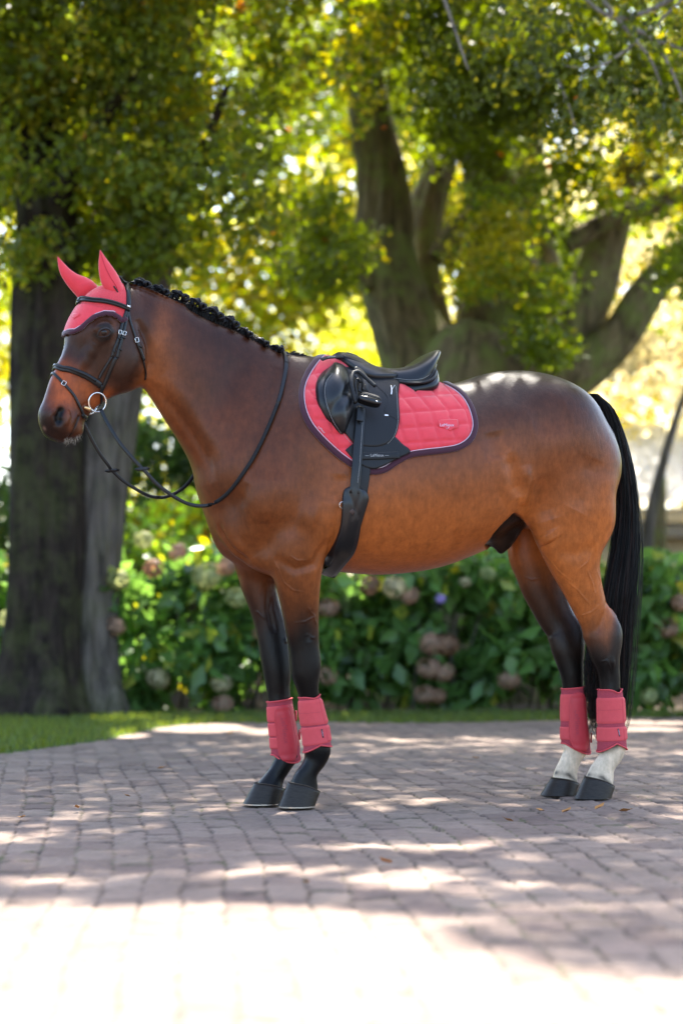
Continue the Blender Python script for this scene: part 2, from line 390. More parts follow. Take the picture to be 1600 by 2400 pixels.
V[hm] = X
def relax(V, T, idx_mask, n, lam=.5):
    ed = np.concatenate([T[:, [0, 1]], T[:, [1, 2]], T[:, [2, 0]]])
    ed = np.concatenate([ed, ed[:, ::-1]]); ed = ed[idx_mask[ed[:, 0]] > 0]
    for _ in range(n):
        sm = np.zeros_like(V); ct = np.zeros(len(V)); np.add.at(sm, ed[:, 0], V[ed[:, 1]]); np.add.at(ct, ed[:, 0], 1)
        k = (ct > 0); V[k] += (lam*idx_mask[k])[:, None]*(sm[k]/ct[k][:, None] - V[k])
    return V
wh = np.zeros(len(V)); wh[hm] = 1; V = relax(V, Q, wh, 2, .4)
_m = np.array(PH(H(215, 1800), 0)); V = relax(V, Q, np.exp(-(np.linalg.norm(V - _m, axis=1)/.045)**2)*(V[:, 2] > 1.2), 40, .6)
V = relax(V, Q, (region_weight(V, np.array([-.95, -.6, .8]), np.array([.9, .6, 2.1]), .05)), 6, .5)

V = relax(V, Q, region_weight(V, np.array([-1.19, -.6, 1.45]), np.array([-.85, .6, 2.1]), .04), 14, .5)
def bvh_of(V, Q): return BVHTree.FromPolygons([tuple(v) for v in V], [tuple(q) for q in Q.tolist()])
BVH = bvh_of(V, Q)
def hit(p, off=0.0):
    """near-side point of the horse under a photo pixel, lifted by off"""
    d = (HR @ ray(*p)).normalized(); h = BVH.ray_cast(camL, d)
    if h[0] is None:
        # grazing: nearest point on the body to the ray
        q = P(p, 0); m = BVH.find_nearest(q); t = (q - camL).dot(d)
        for _ in range(6):
            m = BVH.find_nearest(q); q = camL + d*((m[0] - camL).dot(d))
        return m[0] + m[1]*off, m[1]
    return h[0] + h[1]*off, h[1]
VN = vnormals(V, Q); NEAR = V[:, 1] < .02
def sculpt(conv, px, r, amp, mirror=False, taper=True):
    """raise or sink the surface along a line traced on the near side"""
    global V
    P0 = [np.array(hit(conv(*p))[0]) for p in px]
    if r >= .012 and conv is not H: amp = amp*1.35
    for m in ((0, 1) if mirror else (0,)):
        pts = [p*(np.array([1, -1, 1]) if m else 1) for p in P0]
        if len(pts) == 1: pts = pts*2
        seg = [np.linalg.norm(b-a) for a, b in zip(pts, pts[1:])]; tot = max(sum(seg), 1e-6); acc = 0
        dist = np.full(len(V), 9.0); par = np.zeros(len(V))
        for (a, b), sl_ in zip(zip(pts, pts[1:]), seg):
            ab = b - a; L2 = max(ab @ ab, 1e-12)
            k = np.nonzero(np.all((V > np.minimum(a, b) - 3*r) & (V < np.maximum(a, b) + 3*r), axis=1))[0]
            t = np.clip((V[k] - a) @ ab/L2, 0, 1); d = np.linalg.norm(V[k] - a - t[:, None]*ab, axis=1)
            better = d < dist[k]; dist[k] = np.where(better, d, dist[k]); par[k] = np.where(better, (acc + t*sl_)/tot, par[k]); acc += sl_
        w = np.exp(-(dist/r)**2)*amp
        if taper and tot > 1e-4: w = w*np.clip(np.minimum(par, 1-par)/.22, 0, 1)**.7
        V = V + VN*w[:, None]
# muscles and folds of neck, shoulder and quarters
sculpt(N, [(250, 880), (380, 1040), (520, 1230), (640, 1420), (690, 1600)], .022, -.006, True)       # jugular groove
sculpt(N, [(330, 800), (480, 1000), (640, 1220), (760, 1420)], .03, .006, True)
sculpt(N, [(1180, 760), (1080, 1050), (1000, 1350), (940, 1600)], .030, -.008, True)                  # front of the shoulder
sculpt(N, [(940, 1600), (860, 1780), (880, 2000), (1000, 2150)], .028, -.008, True)
sculpt(N, [(900, 700), (820, 900), (760, 1150)], .05, -.006, True)
sculpt(N, [(1110, 1500), (1060, 1750), (1080, 1900)], .05, .008, True)
sculpt(N, [(720, 1900), (800, 2060), (960, 2200)], .016, -.008)                                       # breast groove
sculpt(N, [(1300, 1850), (1460, 1880)], .05, .007, True)
sculpt(N, [(1140, 2150), (1290, 2240), (1430, 2200), (1540, 2020)], .018, -.008, True)               # under the elbow
sculpt(S, [(455, 1230), (440, 1420), (400, 1540)], .008, -.004, True)
sculpt(S, [(425, 1300), (405, 1470), (375, 1580)], .006, -.003)
sculpt(S, [(480, 1000), (470, 1200)], .03, -.006, True)
sculpt(B, [(600, 760), (650, 920), (680, 1080)], .03, -.010, True)                                   # flank
sculpt(B, [(730, 850), (735, 1000), (700, 1150)], .020, .009, True)                                   # flank fold
sculpt(B, [(800, 950), (850, 1100), (900, 1250)], .05, -.006, True)
sculpt(B, [(1100, 1180), (1180, 1000), (1230, 800)], .05, -.006, True)
sculpt(B, [(1050, 480), (900, 520), (780, 560)], .06, -.006, True)
sculpt(B, [(640, 480)], .06, .008, True)                                                             # point of hip
sculpt(B, [(480, 600), (540, 800)], .05, -.008, True)
sculpt(B, [(860, 1350), (900, 1420)], .04, .008, True)                                                # stifle
sculpt(B, [(950, 1480), (1100, 1500), (1240, 1440)], .03, -.005, True)
sculpt(B, [(200, 1350), (400, 1250), (560, 1130)], .06, .006, True)
# limbs
sculpt(L, [(1030, 560), (1022, 700), (1015, 800)], .012, -.003)
sculpt(L, [(740, 420), (720, 560), (760, 740)], .012, -.004)
sculpt(L, [(840, 770), (850, 810)], .007, .003)
sculpt(R, [(1040, 760), (1000, 900), (960, 1010)], .012, -.005)
sculpt(R, [(1090, 800), (1110, 900)], .010, .004)
sculpt(R, [(1020, 1215), (1090, 1220)], .02, .003)
sculpt(R, [(1050, 1180), (1060, 1300), (1060, 1400)], .009, -.003)
# veins under the skin
for cv, ln in ((L, [(740, 170), (790, 260), (830, 360), (900, 420), (990, 435)]), (L, [(990, 520), (1030, 580), (1060, 610), (990, 650), (900, 660)]), (L, [(1050, 610), (1075, 680)]),
               (L, [(985, 750), (1020, 745), (1040, 770), (1065, 765)]), (L, [(870, 160), (930, 200), (1000, 200), (1020, 280)]),
               (R, [(760, 650), (820, 700), (870, 760), (915, 810)]), (R, [(960, 560), (985, 640), (940, 740), (925, 860)]), (R, [(770, 830), (860, 880), (920, 860), (990, 800)]),
               (R, [(890, 560), (930, 660), (950, 750)]), (R, [(980, 1210), (1030, 1200), (1050, 1240), (1070, 1300)]), (R, [(420, 600), (500, 630), (570, 620), (610, 600)]),
               (L, [(580, 560), (640, 580), (700, 640)]), (B, [(870, 1500), (960, 1620), (1060, 1700)]), (B, [(1240, 1440), (1180, 1560), (1110, 1620)])):
    sculpt(cv, ln, .0032, .0022)
# head modelling
sculpt(N, [(195, 830), (222, 720), (215, 620), (180, 500), (130, 400)], .016, -.010, True)
sculpt(N, [(150, 830), (185, 720), (180, 620), (150, 520)], .022, .006)
sculpt(H, [(800, 740)], .03, -.004)
sculpt(H, [(322, 1580), (300, 1630), (302, 1665)], .0165, -.017, taper=False)
sculpt(H, [(255, 1560), (240, 1630), (262, 1710)], .008, .004)
sculpt(H, [(372, 1570), (388, 1640), (370, 1715)], .010, .005)
sculpt(H, [(262, 1550), (250, 1620), (275, 1700)], .006, .003)
sculpt(H, [(488, 1630), (455, 1720), (410, 1800), (380, 1835)], .004, -.004, taper=False)
sculpt(H, [(470, 1600), (430, 1700), (390, 1780)], .010, .002)
sculpt(H, [(780, 980), (750, 1100), (780, 1260), (850, 1340)], .018, -.004)
sculpt(H, [(640, 905), (700, 945), (770, 915)], .010, .002)
sculpt(H, [(630, 850), (690, 785), (750, 770), (810, 810)], .012, .005)
sculpt(H, [(620, 960), (660, 920)], .010, -.002)
sculpt(H, [(720, 855)], .013, -.003)
sculpt(H, [(560, 1500), (500, 1560)], .006, -.003)
sculpt(H, [(380, 1540), (390, 1640), (350, 1730)], .008, .003)
def photo_px(V):
    W = (np.array(HM.to_3x3()) @ V.T).T + np.array(HM.translation) - np.array(CAM)
    f_ = W[:, 1]*math.cos(PITCH) + W[:, 2]*math.sin(PITCH); u_ = -W[:, 1]*math.sin(PITCH) + W[:, 2]*math.cos(PITCH)
    return 800 + FPX*W[:, 0]/f_, 1200 - FPX*u_/f_
_px, _py = photo_px(V); _pl = [B(*q) for q in ((645, 1205), (560, 1285), (500, 1350), (425, 1440), (500, 1560), (600, 1560), (700, 1470), (775, 1385), (735, 1305), (695, 1240))]
c_ = np.zeros(len(V), bool)
for i in range(len(_pl)):
    (xa, ya), (xb, yb) = _pl[i], _pl[(i+1) % len(_pl)]
    c_ ^= ((ya > _py) != (yb > _py)) & (_px < (xb-xa)*(_py-ya)/(yb-ya+1e-12)+xa)
SHEATH = (c_ & (V[:, 1] > -.24) & (V[:, 1] < .055) & (V[:, 2] > .85)).astype(float)
_e = np.concatenate([Q[:, [0, 1]], Q[:, [1, 2]], Q[:, [2, 0]]]); _e = np.concatenate([_e, _e[:, ::-1]]); _c = np.bincount(_e[:, 0], minlength=len(V))
for _ in range(2): SHEATH = .4*SHEATH + .6*np.bincount(_e[:, 0], SHEATH[_e[:, 1]], len(V))/np.maximum(_c, 1)
VN = vnormals(V, Q); V = V - VN*(SHEATH*.020)[:, None]
VN = vnormals(V, Q)
BVH = bvh_of(V, Q)
print("body", time.time() - T0, len(V))
horse = thing("horse", "saddled bay horse with black legs standing sideways on the brick paving", "horse", HM)
body = mesh_obj("body", V, Q, None, horse)
#@@CLAYSTOP
# ------------------------------------------------------------------ materials
def srgb(r, g, b): return tuple((c/255/12.92 if c/255 <= .04045 else ((c/255 + .055)/1.055)**2.4) for c in (r, g, b))
def mat(name, col, rough=.5, spec=.5, metal=0, bump=0, bscale=200, vary=0, vscale=30, coat=0, attr=None, sheen=0, stretch=None, trans=0):
    m = bpy.data.materials.new(name); m.use_nodes = True; t = m.node_tree; b = t.nodes['Principled BSDF']
    b.inputs['Roughness'].default_value = rough; b.inputs['Specular IOR Level'].default_value = spec; b.inputs['Metallic'].default_value = metal
    b.inputs['Coat Weight'].default_value = coat; b.inputs['Sheen Weight'].default_value = sheen
    b.inputs['Base Color'].default_value = (*col, 1)
    tc = t.nodes.new('ShaderNodeTexCoord'); mp = t.nodes.new('ShaderNodeMapping'); t.links.new(tc.outputs['Object'], mp.inputs[0])
    if stretch: mp.inputs['Scale'].default_value = stretch
    src = None
    if attr:
        a = t.nodes.new('ShaderNodeAttribute'); a.attribute_name = attr; src = a.outputs['Color']
    if vary:
        n = t.nodes.new('ShaderNodeTexNoise'); n.inputs['Scale'].default_value = vscale; n.inputs['Detail'].default_value = 6; n.inputs['Roughness'].default_value = .65
        t.links.new(mp.outputs[0], n.inputs['Vector'])
        mr = t.nodes.new('ShaderNodeMapRange'); mr.inputs[1].default_value = .3; mr.inputs[2].default_value = .7; mr.inputs[3].default_value = 1-vary; mr.inputs[4].default_value = 1+vary
        t.links.new(n.outputs[0], mr.inputs[0])
        mx = t.nodes.new('ShaderNodeMix'); mx.data_type = 'RGBA'; mx.blend_type = 'MULTIPLY'; mx.inputs[0].default_value = 1
        if src: t.links.new(src, mx.inputs[6])
        else: mx.inputs[6].default_value = (*col, 1)
        t.links.new(mr.outputs[0], mx.inputs[7]); src = mx.outputs[2]
    if src: t.links.new(src, b.inputs['Base Color'])
    if bump:
        n = t.nodes.new('ShaderNodeTexNoise'); n.inputs['Scale'].default_value = bscale; n.inputs['Detail'].default_value = 4
        t.links.new(mp.outputs[0], n.inputs['Vector'])
        bp = t.nodes.new('ShaderNodeBump'); bp.inputs['Strength'].default_value = bump; bp.inputs['Distance'].default_value = .002
        t.links.new(n.outputs[0], bp.inputs['Height']); t.links.new(bp.outputs[0], b.inputs['Normal'])
    return m
M_coat = mat("horse coat", (.2, .1, .05), .34, .20, bump=.22, bscale=300, vary=.20, vscale=26, attr="Col")
M_hair = mat("black hair", (.006, .005, .005), .36, .22, vary=.5, vscale=60)
M_leather = mat("black leather", (.006, .006, .0065), .30, .40, bump=.12, bscale=500)
M_dleather = mat("matt black leather", (.009, .009, .0095), .48, .28, bump=.15, bscale=700)
M_strap = mat("strap leather", (.006, .006, .006), .34, .35, bump=.1, bscale=500)
M_red = mat("coral fabric", (.64, .040, .055), .62, .25, bump=.2, bscale=900, sheen=.3, vary=.05, vscale=60)
M_redk = mat("coral crochet", (.60, .046, .058), .75, .2, bump=.8, bscale=420, sheen=.3, vary=.12, vscale=220)
M_boot = mat("coral boot leather", (.46, .034, .045), .48, .35, bump=.12, bscale=700, vary=.06, vscale=50)
M_bootstrap = mat("coral elastic", (.57, .070, .078), .7, .2, bump=.2, bscale=900, vary=.05, vscale=60)
M_mesh = mat("coral mesh lining", (.36, .05, .07), .8, .2, bump=.9, bscale=900, vary=.3, vscale=600)
M_plum = mat("plum binding", (.040, .006, .016), .6, .2, sheen=.3, bump=.2, bscale=600)
M_white = mat("white piping", (.55, .46, .54), .5, .3)
M_stitch = mat("pale stitching", (.35, .34, .32), .6, .2)
M_steel = mat("steel", (.75, .72, .68), .22, .5, metal=1)
M_brass = mat("brass", (.72, .48, .22), .28, .5, metal=1)
M_hoof = mat("hoof horn", (.024, .018, .013), .38, .22, bump=.4, bscale=60, vary=.5, vscale=40, stretch=(1, 1, 9))
M_eye = mat("eye", (.012, .005, .003), .06, .35)
M_grip = mat("rubber grip", (.008, .008, .008), .6, .25, bump=1.0, bscale=350)

t_ = M_coat.node_tree; b_ = t_.nodes['Principled BSDF']; bp0 = [q for q in t_.nodes if q.type == 'BUMP'][0]
tc_ = [q for q in t_.nodes if q.type == 'TEX_COORD'][0]
m2_ = t_.nodes.new('ShaderNodeMapping'); m2_.inputs['Scale'].default_value = (70, 70, 26); m2_.inputs['Rotation'].default_value = (0, rad(25), 0); t_.links.new(tc_.outputs['Object'], m2_.inputs[0])
n2_ = t_.nodes.new('ShaderNodeTexNoise'); n2_.inputs['Scale'].default_value = 1.0; n2_.inputs['Detail'].default_value = 7; n2_.inputs['Roughness'].default_value = .7; t_.links.new(m2_.outputs[0], n2_.inputs['Vector'])
bp2 = t_.nodes.new('ShaderNodeBump'); bp2.inputs['Strength'].default_value = .35; bp2.inputs['Distance'].default_value = .004
t_.links.new(n2_.outputs[0], bp2.inputs['Height']); t_.links.new(bp0.outputs[0], bp2.inputs['Normal']); t_.links.new(bp2.outputs[0], b_.inputs['Normal'])
src_ = b_.inputs['Base Color'].links[0].from_socket; mr_ = t_.nodes.new('ShaderNodeMapRange'); mr_.inputs[1].default_value = .3; mr_.inputs[2].default_value = .7; mr_.inputs[3].default_value = .80; mr_.inputs[4].default_value = 1.2
t_.links.new(n2_.outputs[0], mr_.inputs[0]); mx_ = t_.nodes.new('ShaderNodeMix'); mx_.data_type = 'RGBA'; mx_.blend_type = 'MULTIPLY'; mx_.inputs[0].default_value = 1
t_.links.new(src_, mx_.inputs[6]); t_.links.new(mr_.outputs[0], mx_.inputs[7]); t_.links.new(mx_.outputs[2], b_.inputs['Base Color'])

# ------------------------------------------------------------------ coat colours
def sstep(a, b, x): t = np.clip((x-a)/(b-a), 0, 1); return t*t*(3-2*t)
CC = np.tile(np.array([.235, .082, .026]), (len(V), 1))
def blend(w, c):
    global CC
    w = np.clip(w, 0, 1)[:, None]; CC = CC*(1-w) + np.array(c)[None]*w
Vm = V.copy(); Vm[:, 1] = -np.abs(Vm[:, 1])
def pw(conv, px, r, mirror=False, X=None):
    pts = [np.array(hit(conv(*p))[0]) for p in px]; A = Vm if mirror else V
    if mirror:
        for q in pts: q[1] = -abs(q[1])
    if len(pts) == 1: pts = pts*2
    dist = np.full(len(V), 9.0)
    for a, b in zip(pts, pts[1:]):
        ab = b - a; L2 = max(ab @ ab, 1e-12)
        t = np.clip((A - a) @ ab/L2, 0, 1); dist = np.minimum(dist, np.linalg.norm(A - a - t[:, None]*ab, axis=1))
    return np.exp(-(dist/r)**2)
DK, BK, OR = (.030, .017, .012), (.0065, .0055, .0055), (.42, .140, .034)
trunkw = sstep(-1.12, -.95, V[:, 0])
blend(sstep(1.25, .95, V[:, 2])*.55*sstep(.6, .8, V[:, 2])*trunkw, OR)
blend(pw(B, [(1330, 620), (1390, 850), (1340, 1150), (1290, 1400)], .08, True)*.6, OR)
blend(pw(B, [(560, 700), (640, 1000), (700, 1180)], .05, True)*.5, OR)
blend(pw(N, [(480, 1250), (600, 1600), (700, 2000)], .07, True)*.45, (.30, .085, .022))
blend(pw(N, [(1300, 1900), (1150, 2050)], .12, True)*.4, (.36, .125, .036))
# dark topline
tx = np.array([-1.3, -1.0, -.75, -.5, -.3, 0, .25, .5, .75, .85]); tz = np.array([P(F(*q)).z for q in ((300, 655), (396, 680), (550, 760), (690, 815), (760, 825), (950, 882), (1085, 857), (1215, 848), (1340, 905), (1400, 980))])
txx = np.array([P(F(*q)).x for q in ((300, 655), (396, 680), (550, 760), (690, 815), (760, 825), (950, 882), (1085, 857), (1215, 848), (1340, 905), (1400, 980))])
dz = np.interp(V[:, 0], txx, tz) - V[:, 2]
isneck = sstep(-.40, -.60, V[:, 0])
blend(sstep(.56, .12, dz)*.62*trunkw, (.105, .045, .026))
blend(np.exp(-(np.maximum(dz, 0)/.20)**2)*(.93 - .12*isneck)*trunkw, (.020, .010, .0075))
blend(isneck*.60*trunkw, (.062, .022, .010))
blend(pw(N, [(750, 500), (820, 700), (760, 900)], .09, True)*.4, (.03, .014, .010))
blend(pw(N, [(1150, 800), (1180, 1100), (1050, 1300)], .08, True)*.45, (.07, .030, .016))
blend(pw(N, [(740, 1650), (850, 1850)], .06, True)*.4, (.06, .024, .012))
blend(pw(B, [(700, 350), (450, 420), (250, 350)], .12, True)*.5, (.055, .036, .030))
# head
hd = sstep(-1.10, -1.18, V[:, 0] - .3*(V[:, 2] - 1.6))
blend(hd*.88, (.042, .017, .010))
blend(pw(H, [(330, 1250), (380, 1400), (330, 1500)], .055)*.9, (.34, .090, .024))
blend(pw(H, [(520, 1350), (640, 1500), (740, 1440)], .035)*.75, (.30, .085, .024))
blend(pw(H, [(820, 780), (800, 900)], .018)*.5, (.20, .08, .035))
blend(pw(H, [(450, 1000), (620, 1080), (700, 980)], .05)*.6, (.028, .016, .012))
blend(pw(H, [(900, 900), (980, 1100), (900, 1250)], .07)*.6, (.050, .032, .027))
mz = PH(H(240, 1690)); 
wz = np.exp(-((np.linalg.norm(V - np.array(mz), axis=1))/.078)**4); blend(wz*.95, (.017, .011, .010))
blend(pw(H, [(400, 1640), (420, 1740)], .016)*.75, (.16, .065, .035))
blend(pw(H, [(495, 1700), (505, 1780)], .014)*.6, (.20, .09, .045))
blend(pw(H, [(322, 1575), (302, 1630), (306, 1668)], .0155)*1.5, (.0025, .002, .002))
blend(pw(H, [(488, 1630), (455, 1720), (410, 1800)], .004)*.9, (.008, .006, .006))
blend(pw(H, [(172, 1740)], .008)*.4, (.35, .24, .20))
blend(pw(H, [(640, 880), (700, 925), (760, 910), (800, 850), (760, 790), (690, 800)], .010)*.9, (.012, .009, .009))
# legs
fore = (V[:, 0] < -.1) & (V[:, 2] < 1.0)
z = V[:, 2] + .0
nz = .03*np.sin(V[:, 0]*60)*np.cos(V[:, 1]*40)
blend(np.where(fore, sstep(.84, .58, z + nz), 0), BK)
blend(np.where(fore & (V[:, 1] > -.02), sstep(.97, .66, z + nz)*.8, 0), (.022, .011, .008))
blend(np.where(fore & (V[:, 1] > -.02), sstep(.70, .56, z + nz), 0), BK)
hind = (V[:, 0] > .1) & (V[:, 2] < .98)
ax = np.interp(V[:, 2], [.45, .6, .7, .85, .95], [P(R(1040, 1320)).x, P(R(1010, 1090)).x, P(R(1000, 900)).x, P(R(890, 660)).x, P(R(800, 500)).x])
bkk = np.clip((V[:, 0] - ax)/.06, -1, 1)*(V[:, 1] < 0)
blend(np.where(hind, sstep(.80, .62, z - .09*bkk + nz*.5), 0), (.030, .022, .020))
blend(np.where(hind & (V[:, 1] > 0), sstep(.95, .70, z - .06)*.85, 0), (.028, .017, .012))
blend(np.where(hind, sstep(.60, .48, z), 0), BK)
blend(np.where(hind, sstep(.235, .20, z + nz*.3), 0)*.95, (.60, .47, .33))
blend(pw(R, [(1000, 1830), (1090, 1800)], .018)*.85, (.03, .025, .022))
blend(pw(R, [(900, 2010), (1000, 2030), (1060, 2090)], .010)*.9, (.02, .016, .014))
blend(pw(R, [(670, 1995), (760, 2010), (820, 2070)], .010)*.9, (.02, .016, .014))
blend(SHEATH*.97, (.010, .008, .007))
blend(SHEATH*pw(B, [(560, 1330), (520, 1400)], .03)*.6, (.09, .05, .03))
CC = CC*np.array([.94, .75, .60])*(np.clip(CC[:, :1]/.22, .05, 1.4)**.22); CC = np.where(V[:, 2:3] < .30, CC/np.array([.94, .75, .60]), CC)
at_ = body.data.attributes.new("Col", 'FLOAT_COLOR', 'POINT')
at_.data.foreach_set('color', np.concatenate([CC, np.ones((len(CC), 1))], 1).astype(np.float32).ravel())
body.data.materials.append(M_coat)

VNS = VN.copy(); _ed = np.concatenate([Q[:, [0, 1]], Q[:, [1, 2]], Q[:, [2, 0]]]); _ed = np.concatenate([_ed, _ed[:, ::-1]])
_ct = np.bincount(_ed[:, 0], minlength=len(V))
for _ in range(14):
    VNS = np.stack([np.bincount(_ed[:, 0], VNS[_ed[:, 1], a], len(V)) for a in range(3)], 1)/np.maximum(_ct, 1)[:, None]
VNS /= np.maximum(np.linalg.norm(VNS, axis=1), 1e-9)[:, None]
def smooth_n(h):
    return Vector(VNS[Q[h[2]]].mean(0)).normalized()
# ------------------------------------------------------------------ mesh builders in horse space
def catmull(P_, n=6):
    P_ = [np.array(p, float) for p in P_]; out = []
    for i in range(len(P_)-1):
        p1, p2 = P_[i], P_[i+1]; p0 = P_[i-1] if i else 2*p1-p2; p3 = P_[i+2] if i+2 < len(P_) else 2*p2-p1
        for j in range(n):
            u = j/n; out.append(.5*((2*p1)+(-p0+p2)*u+(2*p0-5*p1+4*p2-p3)*u*u+(-p0+3*p1-3*p2+p3)*u**3))
    out.append(P_[-1]); return out
LAYERS = [BVH]
def lhit(px, off=0.0, layers=None):
    d = (HR @ ray(*px)).normalized(); best = None
    for b in (layers or LAYERS):
        h = b.ray_cast(camL, d)
        if h[0] is not None and (best is None or h[3] < best[3]): best = (h[0], smooth_n(h) if b is BVH else h[1], h[2], h[3])
    if best is None: return hit(px, off)
    n = best[1]
    if n.dot(d) > 0: n = -n
    return best[0] + n*off, n
def add_layer(o):
    me = o.data; LAYERS.append(BVHTree.FromPolygons([v.co[:] for v in me.vertices], [tuple(p.vertices) for p in me.polygons]))
def ribbon(name, pts, nrm, width, thick, m, parent, closed=False, round_=.25):
    """flat strap with eased edges along pts; nrm = outward normals"""
    n = len(pts); vs = []; fs = []
    pts = [Vector(p) for p in pts]
    for i in range(n):
        a = pts[i-1] if (i or closed) else pts[0]; b = pts[(i+1) % n] if (i < n-1 or closed) else pts[-1]
        t = (b - a).normalized(); nn = Vector(nrm[i]); nn = (nn - t*nn.dot(t)).normalized(); w = t.cross(nn)
        W_ = width[i] if hasattr(width, '__len__') else width
        h = W_/2; c = pts[i]
        for (x, y) in ((-1, 0), (-1, .6), (-1+round_, 1), (1-round_, 1), (1, .6), (1, 0)):
            vs.append(c + w*(h*x) + nn*(thick*y))
    k = 6; R_ = n if closed else n-1
    for i in range(R_):
        for j in range(k):
            fs.append((i*k+j, i*k+(j+1) % k, ((i+1) % n)*k+(j+1) % k, ((i+1) % n)*k+j))
    if not closed: fs.append(tuple(range(k))[::-1]); fs.append(tuple((n-1)*k+j for j in range(k)))
    return mesh_obj(name, vs, fs, m, parent)
def strap_px(name, conv, px, width, thick, m, parent, n=5, off=.0005, layers=None):
    P_ = catmull([conv(*p) for p in px], n); hs = [lhit(tuple(p), off, layers) for p in P_]
    pts = [np.array(h[0]) for h in hs]; nr = [np.array(h[1]) for h in hs]
    for _ in range(2):
        pts = [pts[0]] + [(pts[i-1]+2*pts[i]+pts[i+1])/4 for i in range(1, len(pts)-1)] + [pts[-1]]
        nr = [nr[0]] + [(nr[i-1]+nr[i]+nr[i+1])/3 for i in range(1, len(nr)-1)] + [nr[-1]]
    return ribbon(name, pts, nr, width, thick, m, parent)
def tube(name, pts, r, m, parent, k=8, closed=False, caps=True):
    n = len(pts); pts = [Vector(p) for p in pts]; vs = []; fs = []; up = None
    for i in range(n):
        a = pts[i-1] if (i or closed) else pts[0]; b = pts[(i+1) % n] if (i < n-1 or closed) else pts[-1]
        t = (b-a).normalized()
        if up is None: up = t.orthogonal()
        up = (up - t*up.dot(t)).normalized(); w = t.cross(up)
        rr = r[i] if hasattr(r, '__len__') else r
        for j in range(k):
            an = 2*math.pi*j/k; vs.append(pts[i] + up*(rr*math.cos(an)) + w*(rr*math.sin(an)))
    for i in range(n if closed else n-1):
        for j in range(k): fs.append((i*k+j, i*k+(j+1) % k, ((i+1) % n)*k+(j+1) % k, ((i+1) % n)*k+j))
    if not closed and caps: fs.append(tuple(range(k))[::-1]); fs.append(tuple((n-1)*k+j for j in range(k)))
    if name is None: return vs, fs
    return mesh_obj(name, vs, fs, m, parent)
def tubes(name, L_, m, parent):
    vs, fs = [], []
    for pts, r, k in L_:
        v, f = tube(None, pts, r, None, None, k); o = len(vs); vs += v; fs += [tuple(i+o for i in q) for q in f]
    return mesh_obj(name, vs, fs, m, parent)
def loft_mesh(name, st, m, parent, k=20, sub=4, p=2.0):
    """st = (A, B, halfwidth, lateral dir)"""
    A = catmull([s_[0] for s_ in st], sub); B_ = catmull([s_[1] for s_ in st], sub); w = catmull([np.array([s_[2]]) for s_ in st], sub)
    W = catmull([s_[3] for s_ in st], sub); vs = []; fs = []; n = len(A)
    for a, b, ww, wd in zip(A, B_, w, W):
        c = (a+b)/2; u = (a-b)/2; wd = wd/np.linalg.norm(wd)
        for j in range(k):
            t = 2*math.pi*j/k; cx, sx = math.cos(t), math.sin(t)
            vs.append(c + u*np.sign(cx)*abs(cx)**(2/p) + wd*max(ww[0], .0005)*np.sign(sx)*abs(sx)**(2/p))
    for i in range(n-1):
        for j in range(k): fs.append((i*k+j, i*k+(j+1) % k, (i+1)*k+(j+1) % k, (i+1)*k+j))
    fs.append(tuple(range(k))[::-1]); fs.append(tuple((n-1)*k+j for j in range(k)))
    return mesh_obj(name, vs, fs, m, parent)
def panel_px(name, conv, outline, center, m, parent, off=.004, bulge=0.0, rings=10, n=5, skirt=.006, hf=None, layers=None, pw_=2.0):
    """padded panel: star-shaped outline seen in the photo, laid on what is under it"""
    O = catmull([conv(*p) for p in outline + [outline[0]]], n)[:-1]; c = np.array(conv(*center)); N_ = len(O); vs = []; fs = []
    def pt(q, f):
        h, nn = lhit(tuple(q), 0, layers); e = 1-f**pw_*1.0
        return h + nn*(off + bulge*max(e, 0) + (hf(q, f) if hf else 0))
    vs.append(pt(c, 0))
    for r in range(1, rings+1):
        f = r/rings
        for o in O: vs.append(pt(c + (o-c)*f, f))
    for o in O:
        h, nn = lhit(tuple(o), 0, layers); vs.append(h + nn*(off-skirt))
    for j in range(N_): fs.append((0, 1+(j+1) % N_, 1+j))
    for r in range(rings):
        for j in range(N_):
            a = 1+r*N_; fs.append((a+j, a+(j+1) % N_, a+N_+(j+1) % N_, a+N_+j))
    return mesh_obj(name, vs, fs, m, parent)
def strip_px(name, conv, left, right, m, parent, off=.004, bulge=0.0, cols=10, n=5, skirt=.006, hf=None, layers=None, extra=None):
    Lf = catmull([conv(*p) for p in left], n); Rt = catmull([conv(*p) for p in right], n); vs = []; fs = []
    rows = []
    for a, b in zip(Lf, Rt):
        row = []
        for j in range(cols+1):
            u = j/cols; q = a+(b-a)*u; h, nn = lhit(tuple(q), 0, layers)
            e = 1-abs(2*u-1)**3
            if j in (0, cols): row.append(h + nn*(off-skirt)) if j == 0 else None
            row.append(h + nn*(off + bulge*e + (hf(q, u) if hf else 0)))
            if j == cols: row.append(h + nn*(off-skirt))
        rows.append(row)
    if extra: rows += extra(rows)
    w = len(rows[0])
    for r in rows: vs += r
    for i in range(len(rows)-1):
        for j in range(w-1): fs.append((i*w+j, i*w+j+1, (i+1)*w+j+1, (i+1)*w+j))
    return mesh_obj(name, vs, fs, m, parent)
